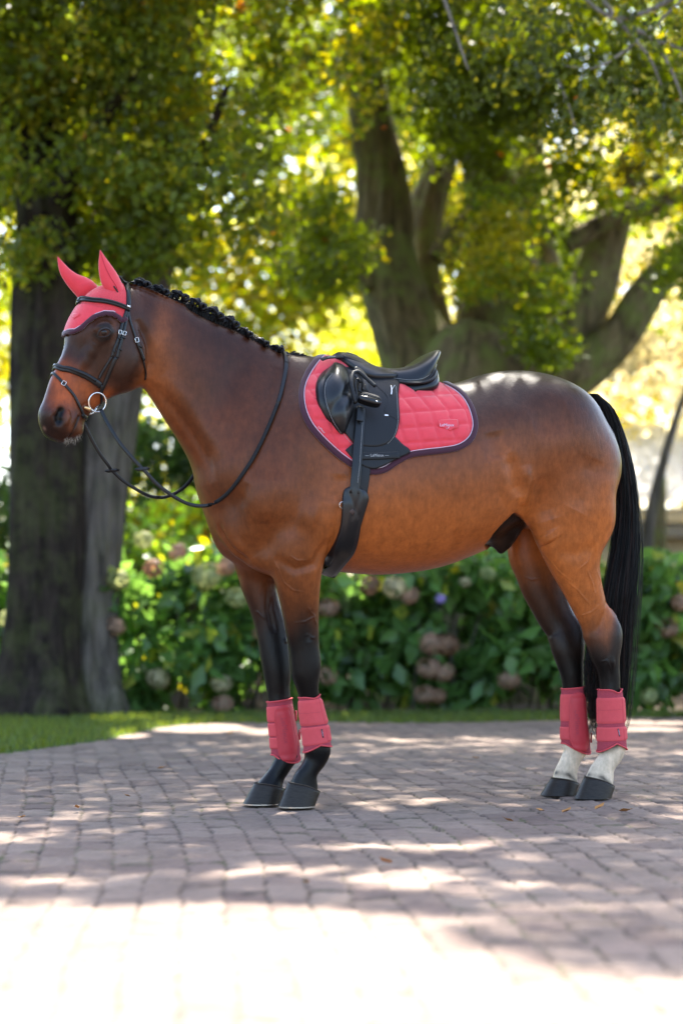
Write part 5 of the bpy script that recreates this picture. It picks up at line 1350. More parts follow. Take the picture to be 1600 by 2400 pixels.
# underside
base = len(vs)
for i, (x, yt, ye, w) in enumerate(Sx):
    e0_, e1_ = vs[i*(k+1)], vs[i*(k+1)+k]; vs += [e0_ + Vector((0, .004, -.012)), e1_ + Vector((0, -.004, -.012))]
for i in range(n_-1):
    a, b = base+2*i, base+2*i+2
    fs += [(i*(k+1), (i+1)*(k+1), b, a), (a, b, b+1, a+1), (a+1, b+1, (i+1)*(k+1)+k, i*(k+1)+k)]
fs.append(tuple([j for j in range(k+1)][::-1] + [base, base+1])); fs.append(tuple([(n_-1)*(k+1)+j for j in range(k+1)] + [base+2*n_-1, base+2*n_-2]))
seat = mesh_obj("seat", vs, fs, M_leather, sad)
edge_pts = [vs[i*(k+1)] + Vector((0, -.001, -.002)) for i in range(8, n_-3)]
tube("welt", edge_pts, .0032, M_leather, sad, 6); tube("stitching", [p + Vector((0, -.0012, .010)) for p in edge_pts[6:]], .0006, M_stitch, sad, 4)
# gusseted panel under the cantle
for s_ in (-1, 1):
    def pp(x, y, l): q = P(S(x, y), -l); return Vector((q.x, -s_*-q.y if s_ > 0 else q.y, q.z)) if False else Vector((q.x, q.y*(1 if s_ < 0 else -1), q.z))
    loft_mesh("panel", [(pp(870, 350, .11), pp(876, 436, .13), .040, (0, 1, 0)), (pp(940, 352, .12), pp(945, 444, .14), .050, (0, 1, 0)), (pp(1010, 350, .13), pp(1018, 438, .14), .055, (0, 1, 0)), (pp(1080, 335, .13), pp(1095, 424, .14), .055, (0, 1, 0)), (pp(1130, 300, .12), pp(1142, 400, .13), .045, (0, 1, 0)), (pp(1150, 270, .11), pp(1164, 360, .11), .022, (0, 1, 0))], M_leather, sad, k=18, p=2.6)
    loft_mesh("gusset", [(pp(860, 338, .12), pp(860, 362, .12), .030, (0, 1, 0)), (pp(960, 350, .155), pp(960, 372, .155), .035, (0, 1, 0)), (pp(1050, 342, .165), pp(1055, 368, .165), .035, (0, 1, 0)), (pp(1110, 310, .155), pp(1122, 342, .155), .03, (0, 1, 0)), (pp(1138, 250, .12), pp(1156, 290, .12), .02, (0, 1, 0))], M_dleather, sad, k=12, p=3)
# skirt (small flap) over the stirrup bar
sk = panel_px("skirt", S, [(436, 208), (470, 165), (520, 170), (600, 225), (690, 290), (780, 318), (866, 346), (800, 350), (720, 350), (650, 335), (590, 305), (530, 262), (475, 222)], (620, 275), M_leather, sad, off=.032, bulge=.006, rings=8, n=4, layers=LS0, skirt=.020)
BSK = BVHTree.FromPolygons([v.co[:] for v in sk.data.vertices], [tuple(p.vertices) for p in sk.data.polygons])
stitch("stitching", catmull([(478, 214), (535, 254), (595, 297), (655, 326), (720, 341), (790, 342)], 6), S, [BVH, BP, BSK], sad)
# far flap so the saddle is whole from the other side
vsf = [Vector((v.co.x, -v.co.y, v.co.z)) for v in flap.data.vertices]; mesh_obj("flap", vsf, [tuple(p.vertices)[::-1] for p in flap.data.polygons], M_dleather, sad)
vsf = [Vector((v.co.x, -v.co.y, v.co.z)) for v in sk.data.vertices]; mesh_obj("skirt", vsf, [tuple(p.vertices)[::-1] for p in sk.data.polygons], M_leather, sad)
# dee tab and badge on the flap
strap_px("keeper", S, [(830, 372), (836, 410), (832, 440)], .004, .002, M_steel, sad, off=.003, layers=LF)
strap_px("emblem", S, [(832, 410), (858, 372)], .003, .0015, M_stitch, sad, off=.002, layers=LF)
strap_px("badge", S, [(785, 583), (812, 584)], .006, .0012, M_steel, sad, off=.0015, layers=LF)
# stirrup leather, run up and looped through the iron
LW = [BVH, BP, BF, BK2, BSK]
def leather(name, P_, w, off, th=.0045): return strap_px(name, S, P_, w, th, M_strap, sad, off=off, layers=[BVH, BP, BF], n=6)
leather("stirrup_leather", [(560, 285), (600, 310), (628, 350), (636, 400), (630, 440)], .024, .026)
leather("stirrup_leather", [(545, 300), (560, 315), (590, 350), (602, 400), (600, 440)], .020, .018)
for q in ((628, 352), (632, 378), (630, 404)):
    h, nn = lhit(S(*q), .0312, [BVH, BP, BF]); tube("punch_hole", [h, h+nn*.0006], .0016, M_steel, sad, 6)
leather("stirrup_leather", [(598, 540), (597, 600), (595, 640)], .026, .022)
# the iron
def spt(x, y, off=.03): h, nn = lhit(S(x, y), off, [BVH, BP, BF]); return h
stp = mesh_obj("stirrup", [], [], M_leather, sad)
arch = catmull([(548, 520), (528, 470), (514, 420), (514, 375), (530, 345), (556, 338), (580, 350), (620, 385), (660, 415), (700, 445)], 5)
ap = [spt(x, y, .036 + .02*i/len(arch)) for i, (x, y) in enumerate(arch)]
ar = tube("arch", ap, [.0075]*len(ap), M_dleather, stp, 10)
ap2 = [spt(x, y, .030) for x, y in catmull([(545, 520), (555, 460), (548, 410), (556, 375), (575, 368), (590, 385)], 5)]
tube("arch", ap2, .0055, M_dleather, stp, 8)
c1_, c2_ = spt(560, 492, .042), spt(742, 552, .050)
axis_ = (c2_-c1_).normalized(); nrm_ = lhit(S(650, 520), 0, [BVH, BP, BF])[1]; upv = axis_.cross(nrm_).normalized()
if upv.z < 0: upv = -upv
def rbox(name, c, ax, ay, az, lx, ly, lz, m, parent, bev=.3, k=24, steps=7):
    """pill-shaped block: long axis ax, ends rounded"""
    vs, fs = [], []
    for i in range(steps):
        f = i/(steps-1)*2-1; e = (1-abs(f)**4)**.5*.12+.88 if abs(f) < 1 else .9
        for j in range(k):
            t = 2*math.pi*j/k; cx, sx = math.cos(t), math.sin(t)
            X_ = np.sign(cx)*abs(cx)**.7*lx*e; Y_ = np.sign(sx)*abs(sx)**.7*ly*e
            vs.append(c + ax*X_ + ay*Y_ + az*(f*lz))
    for i in range(steps-1):
        for j in range(k): fs.append((i*k+j, i*k+(j+1) % k, (i+1)*k+(j+1) % k, (i+1)*k+j))
    fs.append(tuple(range(k))[::-1]); fs.append(tuple((steps-1)*k+j for j in range(k)))
    return mesh_obj(name, vs, fs, m, parent)
cm = (c1_+c2_)/2
rbox("footbed", cm - upv*.004, axis_, upv, nrm_, (c2_-c1_).length/2*1.05, .0125, .016, M_leather, stp)
rbox("tread", cm + upv*.010 + nrm_*.004, axis_, upv, nrm_, (c2_-c1_).length/2*.92, .0125, .012, M_grip, stp)
for q in ((602, 512), (712, 556)):
    h, nn = lhit(S(*q), .064, [BVH, BP, BF]); h2 = camL + (h-camL)*.9999; tube("rivet", [h+nn*.002, h+nn*.005], .0028, M_steel, stp, 8)
settle(sad, o_sad)

# ---------------- girth
o_g = P(S(570, 1250), 0)
gir = tack_thing("girth", "black padded girth with long straps running down behind the foreleg", "girth", o_g)
LG = [BVH, BP, BF]
strap_px("elastic", S, [(655, 820), (648, 900), (640, 1000), (618, 1150)], .040, .004, M_dleather, gir, off=.013, layers=LS0, n=7)
strap_px("billet", S, [(597, 555), (597, 640), (592, 760), (587, 850), (580, 960), (566, 1140)], .036, .0055, M_strap, gir, off=.026, layers=LS0, n=7)
stitch("stitching", catmull([(614, 660), (608, 800), (603, 900), (594, 1000), (586, 1070)], 5), S, LS0, gir, off=.0322)
def gextra(rows):
    last = rows[-1]; out = []
    for f in (.15, .4, .7, 1.0):
        r = []
        for p in last:
            y = p.y*(1-f); h = BVH.ray_cast(Vector((p.x - .0*f, y, .3)), Vector((0, 0, 1)))
            r.append((h[0] + h[1]*.013) if h[0] is not None else Vector((p.x, y, p.z)))
        out.append(r)
    for r in (out[:-1][::-1]): out.append([Vector((p.x, -p.y, p.z)) for p in r])
    for r in rows[::-1]: out.append([Vector((p.x, -p.y, p.z)) for p in r])
    return out
def ghf(q, u):
    x = (q[0]-640)*3.015; y = (q[1]-780)*3.015
    return -.004*(math.exp(-((u-.1)/.03)**2) + math.exp(-((u-.9)/.03)**2)) - (.003*math.exp(-(((x-545)*.9-(y-1180)*.35)/9)**2) + .003*math.exp(-(((x-590)*.9+(y-1180)*.35)/9)**2))*(y < 1300)
gb = strip_px("padded_band", S, [(530, 1092), (500, 1112), (487, 1160), (484, 1230), (480, 1310), (466, 1390), (436, 1470), (396, 1545), (362, 1610), (350, 1690)], [(600, 1096), (648, 1125), (664, 1165), (655, 1210), (632, 1280), (606, 1360), (592, 1440), (565, 1530), (510, 1610), (440, 1700)],
         M_leather, gir, off=.022, bulge=.010, cols=16, n=5, skirt=.022, hf=ghf, layers=[BVH], extra=gextra)
LGB = [BVH, BVHTree.FromPolygons([v.co[:] for v in gb.data.vertices], [tuple(p.vertices) for p in gb.data.polygons])]
panel_px("badge", S, [(558, 1242), (582, 1266), (560, 1288), (536, 1264)], (559, 1265), mat("brown patch", (.05, .028, .022), .5, .4), gir, off=.001, rings=2, n=1, layers=LGB, skirt=.002)
rc, rn = lhit(S(487, 1218), .012, [BVH]); ta = Vector((1, 0, 0)); tb_ = rn.cross(ta).normalized()
tube("dee_ring", [rc + ta*(math.cos(t)*.0125) + tb_*(math.sin(t)*.0125) for t in np.linspace(0, 2*math.pi, 20)[:-1]], .0014, M_steel, gir, 6, closed=True)
settle(gir, o_g)

# ---------------- ear bonnet: laid round the head by (length along the head, angle round it)
def hparam(p):
    d = p - HA; s_ = d.dot(haxis)/hlen; m_ = float(np.interp(s_, ss, mid)); u = d.dot(hperp) - m_; y = -d.dot(hn); return s_, math.atan2(y, -u)
def hsurf(s_, ph, off):
    m_ = float(np.interp(s_, ss, mid)); o_ = HA + haxis*(s_*hlen) + hperp*m_
    d = (hperp*-math.cos(ph) - hn*math.sin(ph)).normalized(); h = BVH.ray_cast(o_, d)
    if h[0] is None: return o_ + d*.06, d
    n = h[1] if h[1].dot(d) > 0 else -h[1]
    return h[0] + n*off, n
eg = [hparam(lhit(H(*q), 0, [BVH])[0]) for q in ((410, 850), (460, 838), (520, 800), (580, 745), (640, 700), (720, 670), (800, 672), (850, 700), (885, 742))]
eph = [0.0] + [max(q[1], .02) for q in eg[1:]]; esv = [q[0] for q in eg]
eph, esv = zip(*sorted(zip(eph, esv)))
phm = 1.60
def sedge(ph): return float(np.interp(abs(ph), list(eph) + [phm], list(esv) + [esv[-1]-.03]))
o_b = hsurf(.15, 0, 0)[0]
bon = tack_thing("ear_bonnet", "coral pink crochet ear bonnet with plum scalloped edge on the horse's forehead", "ear bonnet", o_b)
vs, fs = [], []; na, nb = 90, 60
for i in range(na+1):
    ph = -phm + 2*phm*i/na
    for j in range(nb+1):
        f = j/nb; s0_ = .002 + .03*(abs(ph)/phm)**2; s_ = s0_ + (sedge(ph)-s0_)*f
        knit = .0010*math.sin(s_*hlen/.0042*math.pi)*math.sin(ph*60+ (int(s_*hlen/.0042) % 2)*1.57)
        p_, n_ = hsurf(s_, ph, .0055 + (knit if s_ < .235 else 0)); vs.append(p_)
for i in range(na):
    for j in range(nb): fs.append((i*(nb+1)+j, i*(nb+1)+j+1, (i+1)*(nb+1)+j+1, (i+1)*(nb+1)+j))
cap_o = mesh_obj("crochet_cap", vs, fs, M_redk, bon)
rows_ = [hsurf(sedge(p_)+.012, p_, .006) for p_ in np.linspace(-phm, phm, 130)]
scal = []; nr_ = []
for i, (p_, n_) in enumerate(rows_): scal.append(p_); nr_.append(n_)
ribbon("crochet_edge", [p + haxis*(.0008*math.sin(i*.8)) for i, p in enumerate(scal)], nr_, [.0165 + .0018*math.sin(i*.8) for i in range(130)], .006, M_plum, bon)
tube("piping", [hsurf(sedge(p_)-.004, p_, .009)[0] for p_ in np.linspace(-1.15, 1.15, 90)], .0015, M_white, bon, 6)
# smooth forehead shield below the browband
vs, fs = [], []
for i in range(41):
    ph = -.95 + 1.9*i/40
    for j in range(15):
        s_ = .232 - .02*(1-abs(ph)/.95)*0 + (sedge(ph)-.006-.232)*j/14; vs.append(hsurf(max(s_, .225), ph, .0085)[0])
for i in range(40):
    for j in range(14): fs.append((i*15+j, i*15+j+1, (i+1)*15+j+1, (i+1)*15+j))
sh_ = mesh_obj("forehead_shield", vs, fs, M_red, bon)
LSH = [BVHTree.FromPolygons([tuple(v) for v in vs], fs)]
bd = panel_px("badge", H, [(430, 690), (470, 682), (502, 682), (490, 710), (470, 716), (445, 738), (440, 716), (420, 706)], (462, 702), M_red, bon, off=.0022, rings=2, n=1, layers=LSH+[BVH], skirt=.002)
# ears
def ear(name, pairs, lat, w, seam, tagm=None):
    st = [(PH(H(*a), lat), PH(H(*b), lat), ww, hn) for (a, b), ww in zip(pairs, w)]
    e = loft_mesh(name, st, M_red, bon, k=20, sub=5, p=2.0); return e
e1 = ear("ear_cover", [((683, 98), (688, 102)), ((673, 190), (745, 185)), ((672, 270), (792, 250)), ((688, 370), (845, 330)), ((722, 450), (888, 425)), ((790, 520), (905, 505)), ((850, 575), (898, 560))], -.052, [.001, .009, .016, .021, .024, .022, .012], None)
e2 = ear("ear_cover", [((292, 160), (296, 160)), ((300, 240), (352, 222)), ((322, 320), (408, 278)), ((362, 390), (470, 320)), ((410, 455), (555, 352)), ((455, 505), (610, 385)), ((500, 560), (660, 430))], .050, [.001, .009, .015, .020, .024, .028, .022], None)
BE1 = BVHTree.FromPolygons([v.co[:] for v in e1.data.vertices], [tuple(p.vertices) for p in e1.data.polygons])
tube("seam", [lhit(H(*q), .0006, [BE1])[0] for q in catmull([(690, 130), (730, 250), (780, 350), (830, 430), (862, 520)], 5)], .0011, mat("coral seam", (.40, .02, .035), .7, .2), bon, 5)
strap_px("side_tag", H, [(808, 432), (832, 465), (852, 495)], .0055, .0012, M_dleather, bon, off=.0012, layers=[BE1])
settle(bon, o_b)

# ---------------- bridle
o_br = hsurf(.45, .9, 0)[0]
brd = tack_thing("bridle", "black leather snaffle bridle with flash noseband and reins looped to the withers", "bridle", o_br)
cap_b = BVHTree.FromPolygons([v.co[:] for v in cap_o.data.vertices], [tuple(p.vertices) for p in cap_o.data.polygons]); LC = [BVH, cap_b]
def hring(px, off, layers=None):
    return [hparam(lhit(H(*q), 0, [BVH])[0]) for q in px]
def band(name, px, w, th, off, m=M_strap, back=None, n=6):
    """a band across the front of the head, near side traced, far side its mirror"""
    q = hring(px, 0); q = [(a, max(b, 0)) for a, b in q]; q = [(q[0][0], 0.0)] + q[1:]
    q = q + (back or []); full = [(a, -b) for a, b in q[::-1]][:-1] + q; full = catmull([np.array(x) for x in full], n)
    hs = [hsurf(a, b, off) for a, b in full]; pts = [h[0] for h in hs]; nr = [h[1] for h in hs]
    for _ in range(2): pts = [pts[0]]+[(pts[i-1]+pts[i]*2+pts[i+1])/4 for i in range(1, len(pts)-1)]+[pts[-1]]
    return ribbon(name, pts, nr, w, th, m, brd)
band("browband", [(445, 590), (520, 578), (600, 575), (700, 580), (790, 595), (880, 625), (935, 650)], .017, .007, .010)
band("browband_roll", [(445, 583), (520, 570), (600, 567), (700, 572), (790, 587), (880, 617), (930, 642)], .008, .0105, .010)
nb_ = [(270, 1185), (330, 1190), (400, 1200), (480, 1225), (560, 1262), (640, 1310), (685, 1345)]
sb = hring([(685, 1345)], 0)[0]
band("noseband", nb_, .022, .0065, .002)
band("chin_strap", [(640, 1400), (660, 1420), (688, 1440)], .0095, .003, .001, back=None) if 0 else None
stp_chin = [(690, 1340), (694, 1410), (693, 1470), (690, 1530), (672, 1560)]
band("noseband_roll", [(x, y-8) for x, y in nb_[:-1]], .011, .0100, .002)
band("flash_strap", [(262, 1232), (300, 1275), (345, 1325), (400, 1385), (450, 1450), (490, 1530), (520, 1595), (535, 1640)], .0105, .004, .002, back=[(.83, 2.5), (.83, 3.14)])
def stp_(name, px, w, th=.004, off=.002, layers=None, m=M_strap): return strap_px(name, H, px, w, th, m, brd, off=off, layers=layers or LC, n=5)
stp_("chin_strap", stp_chin, .0105, .004, .003)
# crownpiece behind the ears
cp_ = [(868, 352), (895, 372), (918, 420), (932, 480), (937, 550), (937, 610), (930, 660)]
stp_("crownpiece", cp_, .017, .0055, .006)
cr = [PH(H(868, 352), 0), PH(H(850, 350), .03), PH(H(850, 390), .07), PH(H(870, 520), .088), PH(H(890, 650), .095)]
ribbon("crownpiece", catmull(cr, 4), [Vector((0, 0, 1))]*3 + [hn]*14, .017, .005, M_strap, brd)
stp_("cheekpiece", [(925, 650), (895, 740), (872, 830), (850, 920), (820, 1000), (795, 1085)], .0105, .0045)
stp_("cheekpiece", [(800, 1075), (745, 1160), (700, 1230), (672, 1285)], .0085)
stp_("cheekpiece", [(935, 660), (918, 760), (900, 850), (880, 930), (858, 1010), (840, 1095)], .0105, .0045)
stp_("cheekpiece", [(832, 1085), (790, 1180), (750, 1270), (715, 1350), (688, 1410)], .0125)
stp_("throat_lash", [(940, 660), (955, 740), (985, 840), (1010, 915)], .0085)
stp_("throat_lash", [(1008, 910), (1035, 985), (1062, 1050), (1082, 1115)], .0115, .005)
stp_("throat_lash", [(1072, 1090), (1085, 1160), (1100, 1230), (1095, 1290)], .0060)
for (x, y) in ((812, 1030), (868, 1018), (1048, 990), (858, 915), (895, 910)):
    stp_("keeper", [(x-14, y-6), (x+14, y+6)], .0045, .0085)
def buckle(name, conv, c, r, ang, layers, off, parent, m=M_steel):
    ca, sa = math.cos(ang), math.sin(ang); pts = []
    for a, b in ((-1, -1), (-1, 1), (1, 1), (1, -1)):
        x, y = a*r*.8, b*r; pts.append((c[0]+x*ca-y*sa, c[1]+x*sa+y*ca))
    L_ = []
    for i in range(4):
        p, q = np.array(pts[i]), np.array(pts[(i+1) % 4]); L_ += [lhit(conv(*(p+(q-p)*t)), off, layers)[0] for t in (.1, .5, .9)]
    return tube(name, L_, .0011, m, parent, 5, closed=True)
for c_, r_, a_ in (((862, 858), 17, .2), ((902, 868), 17, .2), ((1015, 930), 20, -.2), ((352, 1328), 20, .6)): buckle("buckle", H, c_, r_, a_, LC, .007, brd)
buckle("browband_stud", H, (937, 632), 8, 0, LC, .016, brd)
tube("browband_stud", [lhit(H(928, 622), .017, LC)[0], lhit(H(946, 645), .017, LC)[0]], .003, M_steel, brd, 6)
# bit
bc, bnn = lhit(H(640, 1490), .012, [BVH]); bn2 = (bnn*.5 - hn*.9).normalized(); e1_ = bn2.orthogonal().normalized(); e2_ = bn2.cross(e1_)
rr_ = 88/3.92/FPX*6.75
tube("bit_ring", [bc + e1_*(math.cos(t)*rr_) + e2_*(math.sin(t)*rr_) for t in np.linspace(0, 2*math.pi, 40)[:-1]], .0030, M_steel, brd, 8, closed=True)
bc2 = mirr(bc); m1 = mirr(poll+e1_)-poll; m2 = mirr(poll+e2_)-poll
tube("bit_ring", [bc2 + m1*(math.cos(t)*rr_) + m2*(math.sin(t)*rr_) for t in np.linspace(0, 2*math.pi, 40)[:-1]], .0030, M_steel, brd, 8, closed=True)
ka = lhit(H(535, 1545), .001, [BVH])[0]; kb_ = bc + (P(H(580, 1555), 0) - P(H(640, 1490), 0)) + bnn*.001
tube("mouthpiece", catmull([ka, (ka+kb_)/2, kb_], 4), [.0050, .0058, .0064, .0068, .0070, .0072, .0076, .0078, .0060], M_brass, brd, 10)
# reins
def on_plane(p, y): d = HR @ ray(*p); return camL + d*((y - camL.y)/d.y)
y0_ = bc.y - .006
nr_px = [H(690, 1565), H(735, 1660), H(790, 1760), H(860, 1870), H(950, 1980), H(1070, 2110), N(180, 1510), N(270, 1610), N(360, 1680), N(440, 1730), N(520, 1765), N(610, 1776), N(690, 1757), N(770, 1705), N(850, 1620), N(930, 1510), N(1000, 1400), N(1070, 1260), N(1130, 1120), N(1175, 1000), N(1200, 900), N(1220, 790), N(1222, 700), N(1205, 650)]
ctl = catmull(nr_px, 5); nt_ = len(ctl); pts = []
i_on = next(i for i, p in enumerate(ctl) if p[0] > N(640, 0)[0] and i > 30)
def surf_y(p): return lhit(tuple(p), .006, [BVH])[0].y
y_on = min(surf_y(ctl[i_on+3]), -.14)
for i, p in enumerate(ctl):
    s_ = lhit(tuple(p), .006, [BVH])[0] if i >= i_on-4 else None
    f = min(i/(i_on+3), 1); yf = y0_ + (y_on-y0_)*f - .05*math.sin(math.pi*f)
    if i > i_on+3: q = s_
    else:
        q = on_plane(p, yf)
        if s_ is not None and (s_-camL).length < (q-camL).length: q = s_
    pts.append(q)
for _ in range(4): pts = [pts[0]]+[(pts[i-1]+pts[i]*2+pts[i+1])/4 for i in range(1, len(pts)-1)]+[pts[-1]]
outn = Vector((-.15, -1, .1)); nrm = []
for i, p in enumerate(pts):
    if i < i_on: nrm.append(outn)
    else: nrm.append(BVH.find_nearest(p)[1])
for _ in range(4): nrm = [nrm[0]]+[(nrm[i-1]+nrm[i]+nrm[i+1])/3 for i in range(1, len(nrm)-1)]+[nrm[-1]]
kk = int(nt_*.50)
rein = ribbon("rein", pts[:kk+1], nrm[:kk+1], .0135, .004, M_strap, brd); ribbon("rein_grip", pts[kk:int(nt_*.82)], nrm[kk:int(nt_*.82)], .0135, .0055, M_grip, brd)
ribbon("rein", pts[int(nt_*.82)-1:], nrm[int(nt_*.82)-1:], .0145, .0045, M_strap, brd)
tp = pts[-1]; tube("rein", catmull([tp, tp+Vector((-.004, .03, .018)), Vector((tp.x, .02, tp.z+.024)), Vector((tp.x, .06, tp.z)), Vector((tp.x, .10, tp.z-.06))], 4), .006, M_strap, brd, 6)
buckle("rein_buckle", N, (1232, 708), 22, .2, [BVH], .012, brd, M_strap)
# far rein
yf0 = bc2.y
fr_px = [H(525, 1680), H(560, 1745), H(610, 1850), H(680, 1970), H(760, 2080), (263, 1103), (290, 1128), (328, 1152), (352, 1163), (379, 1166), (402, 1160), (425, 1147), (446, 1126), (460, 1102), (474, 1070)]
fc = catmull(fr_px, 4); fp = [on_plane(p, yf0 + (.16-yf0)*min(i/len(fc), 1)**1.3) for i, p in enumerate(fc)]
h_ = int(len(fc)*.62)
ribbon("rein", fp[:h_+1], [outn]*(h_+1), .0125, .004, M_strap, brd); ribbon("rein_grip", fp[h_:], [outn]*(len(fp)-h_), .0125, .005, M_grip, brd)
L_ = catmull([fp[-1], Vector((-.75, .24, 1.30)), Vector((-.60, .22, 1.55)), Vector((-.52, .12, 1.70))], 5); ribbon("rein", L_, [Vector((0, 1, .2))]*len(L_), .0125, .004, M_strap, brd)
def stopper(p, t):
    t = t.normalized(); s_ = t.cross(outn).normalized()
    vs = []
    for a, b in ((-.5, .020), (.0, .028), (.5, .020)): 
        for sx, sn in ((1, .3), (0, 1), (-1, .3), (-1, -.6), (1, -.6)): vs.append(p + t*(a*.016) + Vector((1, 0, .15))*(b*sx) + outn*(.006*sn))
    fs = [(i*5+j, i*5+(j+1) % 5, (i+1)*5+(j+1) % 5, (i+1)*5+j) for i in range(2) for j in range(5)] + [(0, 1, 2, 3, 4)[::-1], (10, 11, 12, 13, 14)]
    mesh_obj("rein_stop", vs, fs, M_leather, brd)
i1 = min(range(len(pts)), key=lambda i: (pts[i]-on_plane(H(1075, 2112), pts[i].y)).length if i < i_on else 9); stopper(pts[i1], pts[i1+1]-pts[i1])
stopper(fp[20], fp[21]-fp[20])
settle(brd, o_br)

# ---------------- brushing boots
def boot(conv, pairs, w, lat, label, inner, top_dip, tag_px=None, straps=(), text=None, pad_px=None, tabs=()):
    o_ = P(conv(*[(pairs[-1][0][i]+pairs[-1][1][i])/2 for i in (0, 1)]), lat)
    b = tack_thing("brushing_boot", label, "leg boot", o_, "coral brushing boots on the horse's four legs")
    A = catmull([np.array([*conv(*p[0])]) for p in pairs], 6); Bq = catmull([np.array([*conv(*p[1])]) for p in pairs], 6); W_ = [x[0] for x in catmull([np.array([v]) for v in w], 6)]
    n = len(A); k = 44
    def ringp(f, th, off=0):
        x = f*(n-1); i = min(int(x), n-2); u = x-i; a = A[i]*(1-u)+A[i+1]*u; c = Bq[i]*(1-u)+Bq[i+1]*u; ww = W_[i]*(1-u)+W_[i+1]*u
        pa, pb = P(tuple(a), lat), P(tuple(c), lat); cc = (pa+pb)/2; uu = (pa-pb)/2
        ct, st = math.cos(th), math.sin(th); e = uu.normalized()
        return cc + uu*ct + Vector((0, -1, 0))*(ww*st) + (e*ct + Vector((0, -1, 0))*st)*off
    # th: 0 = front of the leg, +90 deg = camera side, 180 = back
    vs, fs = [], []; m_ = 26
    for i in range(m_+1):
        f = i/m_
        for j in range(k):
            th = 2*math.pi*j/k; ff = f
            ff = top_dip(th, f); vs.append(ringp(min(max(ff, 0), 1), th, .0015*math.sin(f*40+th*2)*.25))
    N0 = len(vs)
    for i in range(m_+1):
        for j in range(k): 
            th = 2*math.pi*j/k; vs.append(ringp(min(max(top_dip(th, i/m_), 0), 1), th, -.005))
    for i in range(m_):
        for j in range(k):
            a, c, d, e = i*k+j, i*k+(j+1) % k, (i+1)*k+(j+1) % k, (i+1)*k+j
            fs += [(a, c, d, e), (N0+e, N0+d, N0+c, N0+a)]
    for j in range(k):
        c = (j+1) % k; fs += [(j, N0+j, N0+c, c), (m_*k+c, N0+m_*k+c, N0+m_*k+j, m_*k+j)]
    mesh_obj("shell", vs, fs, M_mesh, b)
    for e_ in (0, 1): tube("binding", [ringp(min(max(top_dip(2*math.pi*j/k, e_), 0), 1), 2*math.pi*j/k, .0008) for j in range(k)], .0030, M_bootstrap, b, 6, closed=True)
    def patch(name, f0, f1, t0_, t1_, off, m, rnd=0, nu=14, nv=18, bul=0, parent=b, hf=None):
        vv, ff = [], []
        for i in range(nu+1):
            for j in range(nv+1):
                f = f0+(f1-f0)*i/nu; v = 2*j/nv-1; uu = 2*i/nu-1
                wd = 1 if not rnd else max(.05, (1-abs(uu)**rnd)**(1/2.2)); th = (t0_+t1_)/2 + (t1_-t0_)/2*v*wd
                e = (1-abs(v)**6)*(1-abs(uu)**8)
                vv.append(ringp(f, th, off*(.25+.75*(1 if 0 < j < nv and 0 < i < nu else 0)) + bul*e + (hf(uu, v) if hf else 0)))
        for i in range(nu):
            for j in range(nv): ff.append((i*(nv+1)+j, i*(nv+1)+j+1, (i+1)*(nv+1)+j+1, (i+1)*(nv+1)+j))
        return mesh_obj(name, vv, ff, m, parent)
    P2 = math.pi
    if inner:   # strike pad faces the camera
        for f0, f1 in straps: patch("strap", f0, f1, -.3, 1.25*P2*.4, .0032, M_bootstrap)
        patch("strap", straps[0][0], straps[-1][1], 1.0, 2.6, .0030, M_boot)
        def hf_(u, v):
            r = max(abs(u)**1.4*1.0, abs(v)**1.2); return .0012*math.sin(r*16)*(r > .55)
        pd = patch("strike_pad", .07, .985, .82, 2.25, .0050, M_boot, rnd=6, nu=40, nv=26, bul=.0035, hf=hf_)
        LB_ = [BVHTree.FromPolygons([v.co[:] for v in pd.data.vertices], [tuple(p.vertices) for p in pd.data.polygons])]
        if text: text_px("lettering", "LeMieux", conv, text[0], text[1], text[2], text[3], M_mesh, b, off=.0006, layers=LB_)
        for t_ in tabs:
            c = ringp(t_, 2.95, .005); rbox("strap_end", c, Vector((0, 0, 1)), Vector((.5, 1, 0)).normalized(), Vector((1, -.3, 0)).normalized(), .020, .008, .003, M_boot, b, steps=4)
    else:
        for f0, f1 in straps: patch("strap", f0, f1, -1.2, 3.0, .0030, M_bootstrap, nv=40)
        for i, (f0, f1) in enumerate(straps): patch("strap_end", f0+.01, f1-.01, 2.12, 2.85, .0055, M_bootstrap, nv=10)
        for f0, f1 in straps[:1]: 
            fm_ = (f0+f1)/2; tube("stitching", [ringp(fm_, t, .0034) for t in np.linspace(-.3, 2.1, 20)], .0006, M_mesh, b, 4)
        if tag_px:
            q = catmull([np.array(tag_px[0]), np.array(tag_px[1])], 3); LS = [BVHTree.FromPolygons([v.co[:] for v in c_.data.vertices], [tuple(p.vertices) for p in c_.data.polygons]) for c_ in b.children if c_.name.startswith(("strap", "shell"))]
            strap_px("name_tag", conv, [tag_px[0], tag_px[1]], .0055, .0012, M_plum, b, off=.0006, layers=LS)
            c_ = ((tag_px[0][0]+tag_px[1][0])/2, (tag_px[0][1]+tag_px[1][1])/2); text_px("lettering", "LeMieux", conv, c_, (tag_px[1][0]-tag_px[0][0], tag_px[1][1]-tag_px[0][1]), (tag_px[1][1]-tag_px[0][1], -(tag_px[1][0]-tag_px[0][0])), 3.6, M_white, b, off=.0024, layers=LS)
    settle(b, o_)
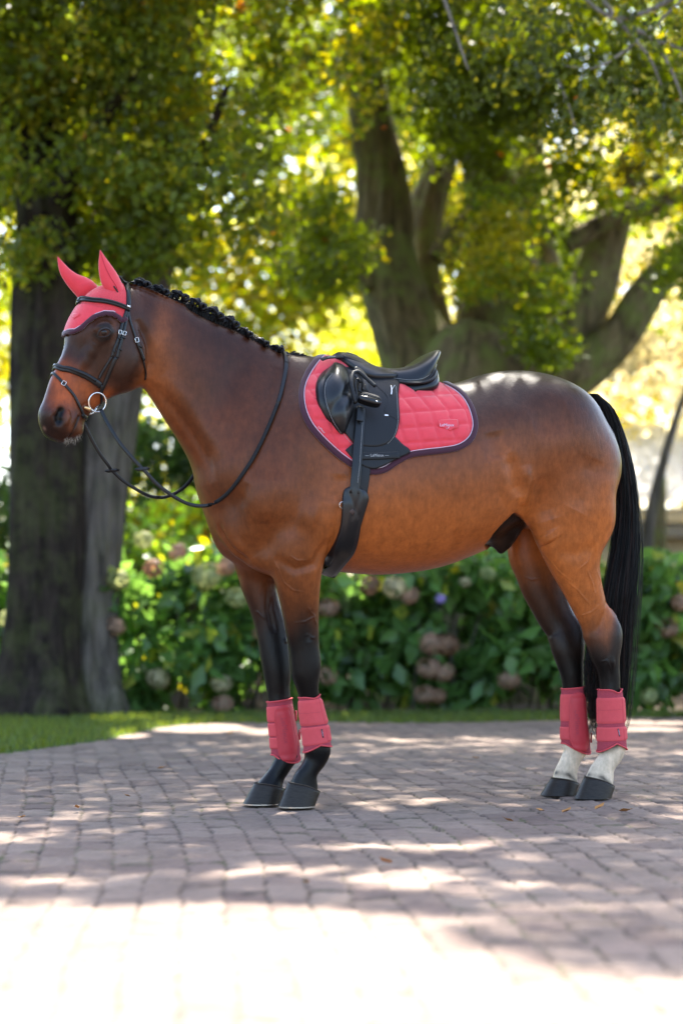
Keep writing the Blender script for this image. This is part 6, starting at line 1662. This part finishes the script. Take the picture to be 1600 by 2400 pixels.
def dipN(th, f):   # near fore: notch at the front-side top, hem cut up over the fetlock
    return f*(.86 + .14*abs(math.cos(th/2 - .25))**2*0 + .14*(0.5-0.5*math.cos(th*2))*0 + .10*abs(math.cos(th))) + .035*math.exp(-((th-1.75)/.55)**2)*(1-f)
def hemF(th, f): return f*(.90 + .10*abs(math.cos(th))) + .0*(1-f)
boot(L, [((941, 1210), (1092, 1185)), ((946, 1320), (1122, 1300)), ((962, 1430), (1152, 1405)), ((974, 1530), (1166, 1495)), ((980, 1628), (1182, 1580))], [.043, .044, .044, .045, .050], -.115, "coral brushing boot on the horse's near foreleg with two wide straps", False, dipN,
     ((1108, 1440), (1120, 1505)), [(.05, .47), (.50, .84)])
def dipF(th, f): return f*(.875 + .125*max(0, math.cos(th-2.0))) 
boot(L, [((709, 1242), (888, 1212)), ((714, 1350), (905, 1320)), ((726, 1460), (925, 1430)), ((735, 1570), (945, 1540)), ((745, 1690), (948, 1680))], [.043, .044, .045, .046, .046], .055, "coral brushing boot on the horse's far foreleg, smooth strike pad facing us", True, dipF,
     None, [(.08, .34), (.36, .58), (.60, .78)], ((838, 1450), (.13, 1), (1, -.13), 18), tabs=(.30, .62))
def dipH(th, f): return f*(.88 + .12*abs(math.cos(th))) + .07*math.exp(-((th-1.95)/.45)**2)*(1-f)
boot(R, [((970, 1408), (1130, 1402)), ((967, 1500), (1143, 1490)), ((968, 1620), (1150, 1610)), ((968, 1730), (1158, 1720)), ((966, 1848), (1166, 1830))], [.043, .044, .044, .045, .050], -.12, "coral brushing boot on the near hind leg, in front of the tail", False, dipH,
     ((1108, 1682), (1120, 1738)), [(.16, .56), (.62, .84)])
boot(R, [((713, 1402), (878, 1384)), ((709, 1500), (882, 1490)), ((708, 1620), (888, 1610)), ((708, 1740), (905, 1730)), ((720, 1830), (908, 1868))], [.043, .044, .045, .046, .046], .045, "darker coral brushing boot on the far hind leg, tail hair hanging over it", True, dipF,
     None, [(.10, .52), (.60, .80)], ((822, 1640), (.05, 1), (1, -.05), 17), tabs=(.35, .78))
print("tack done", time.time()-T0)
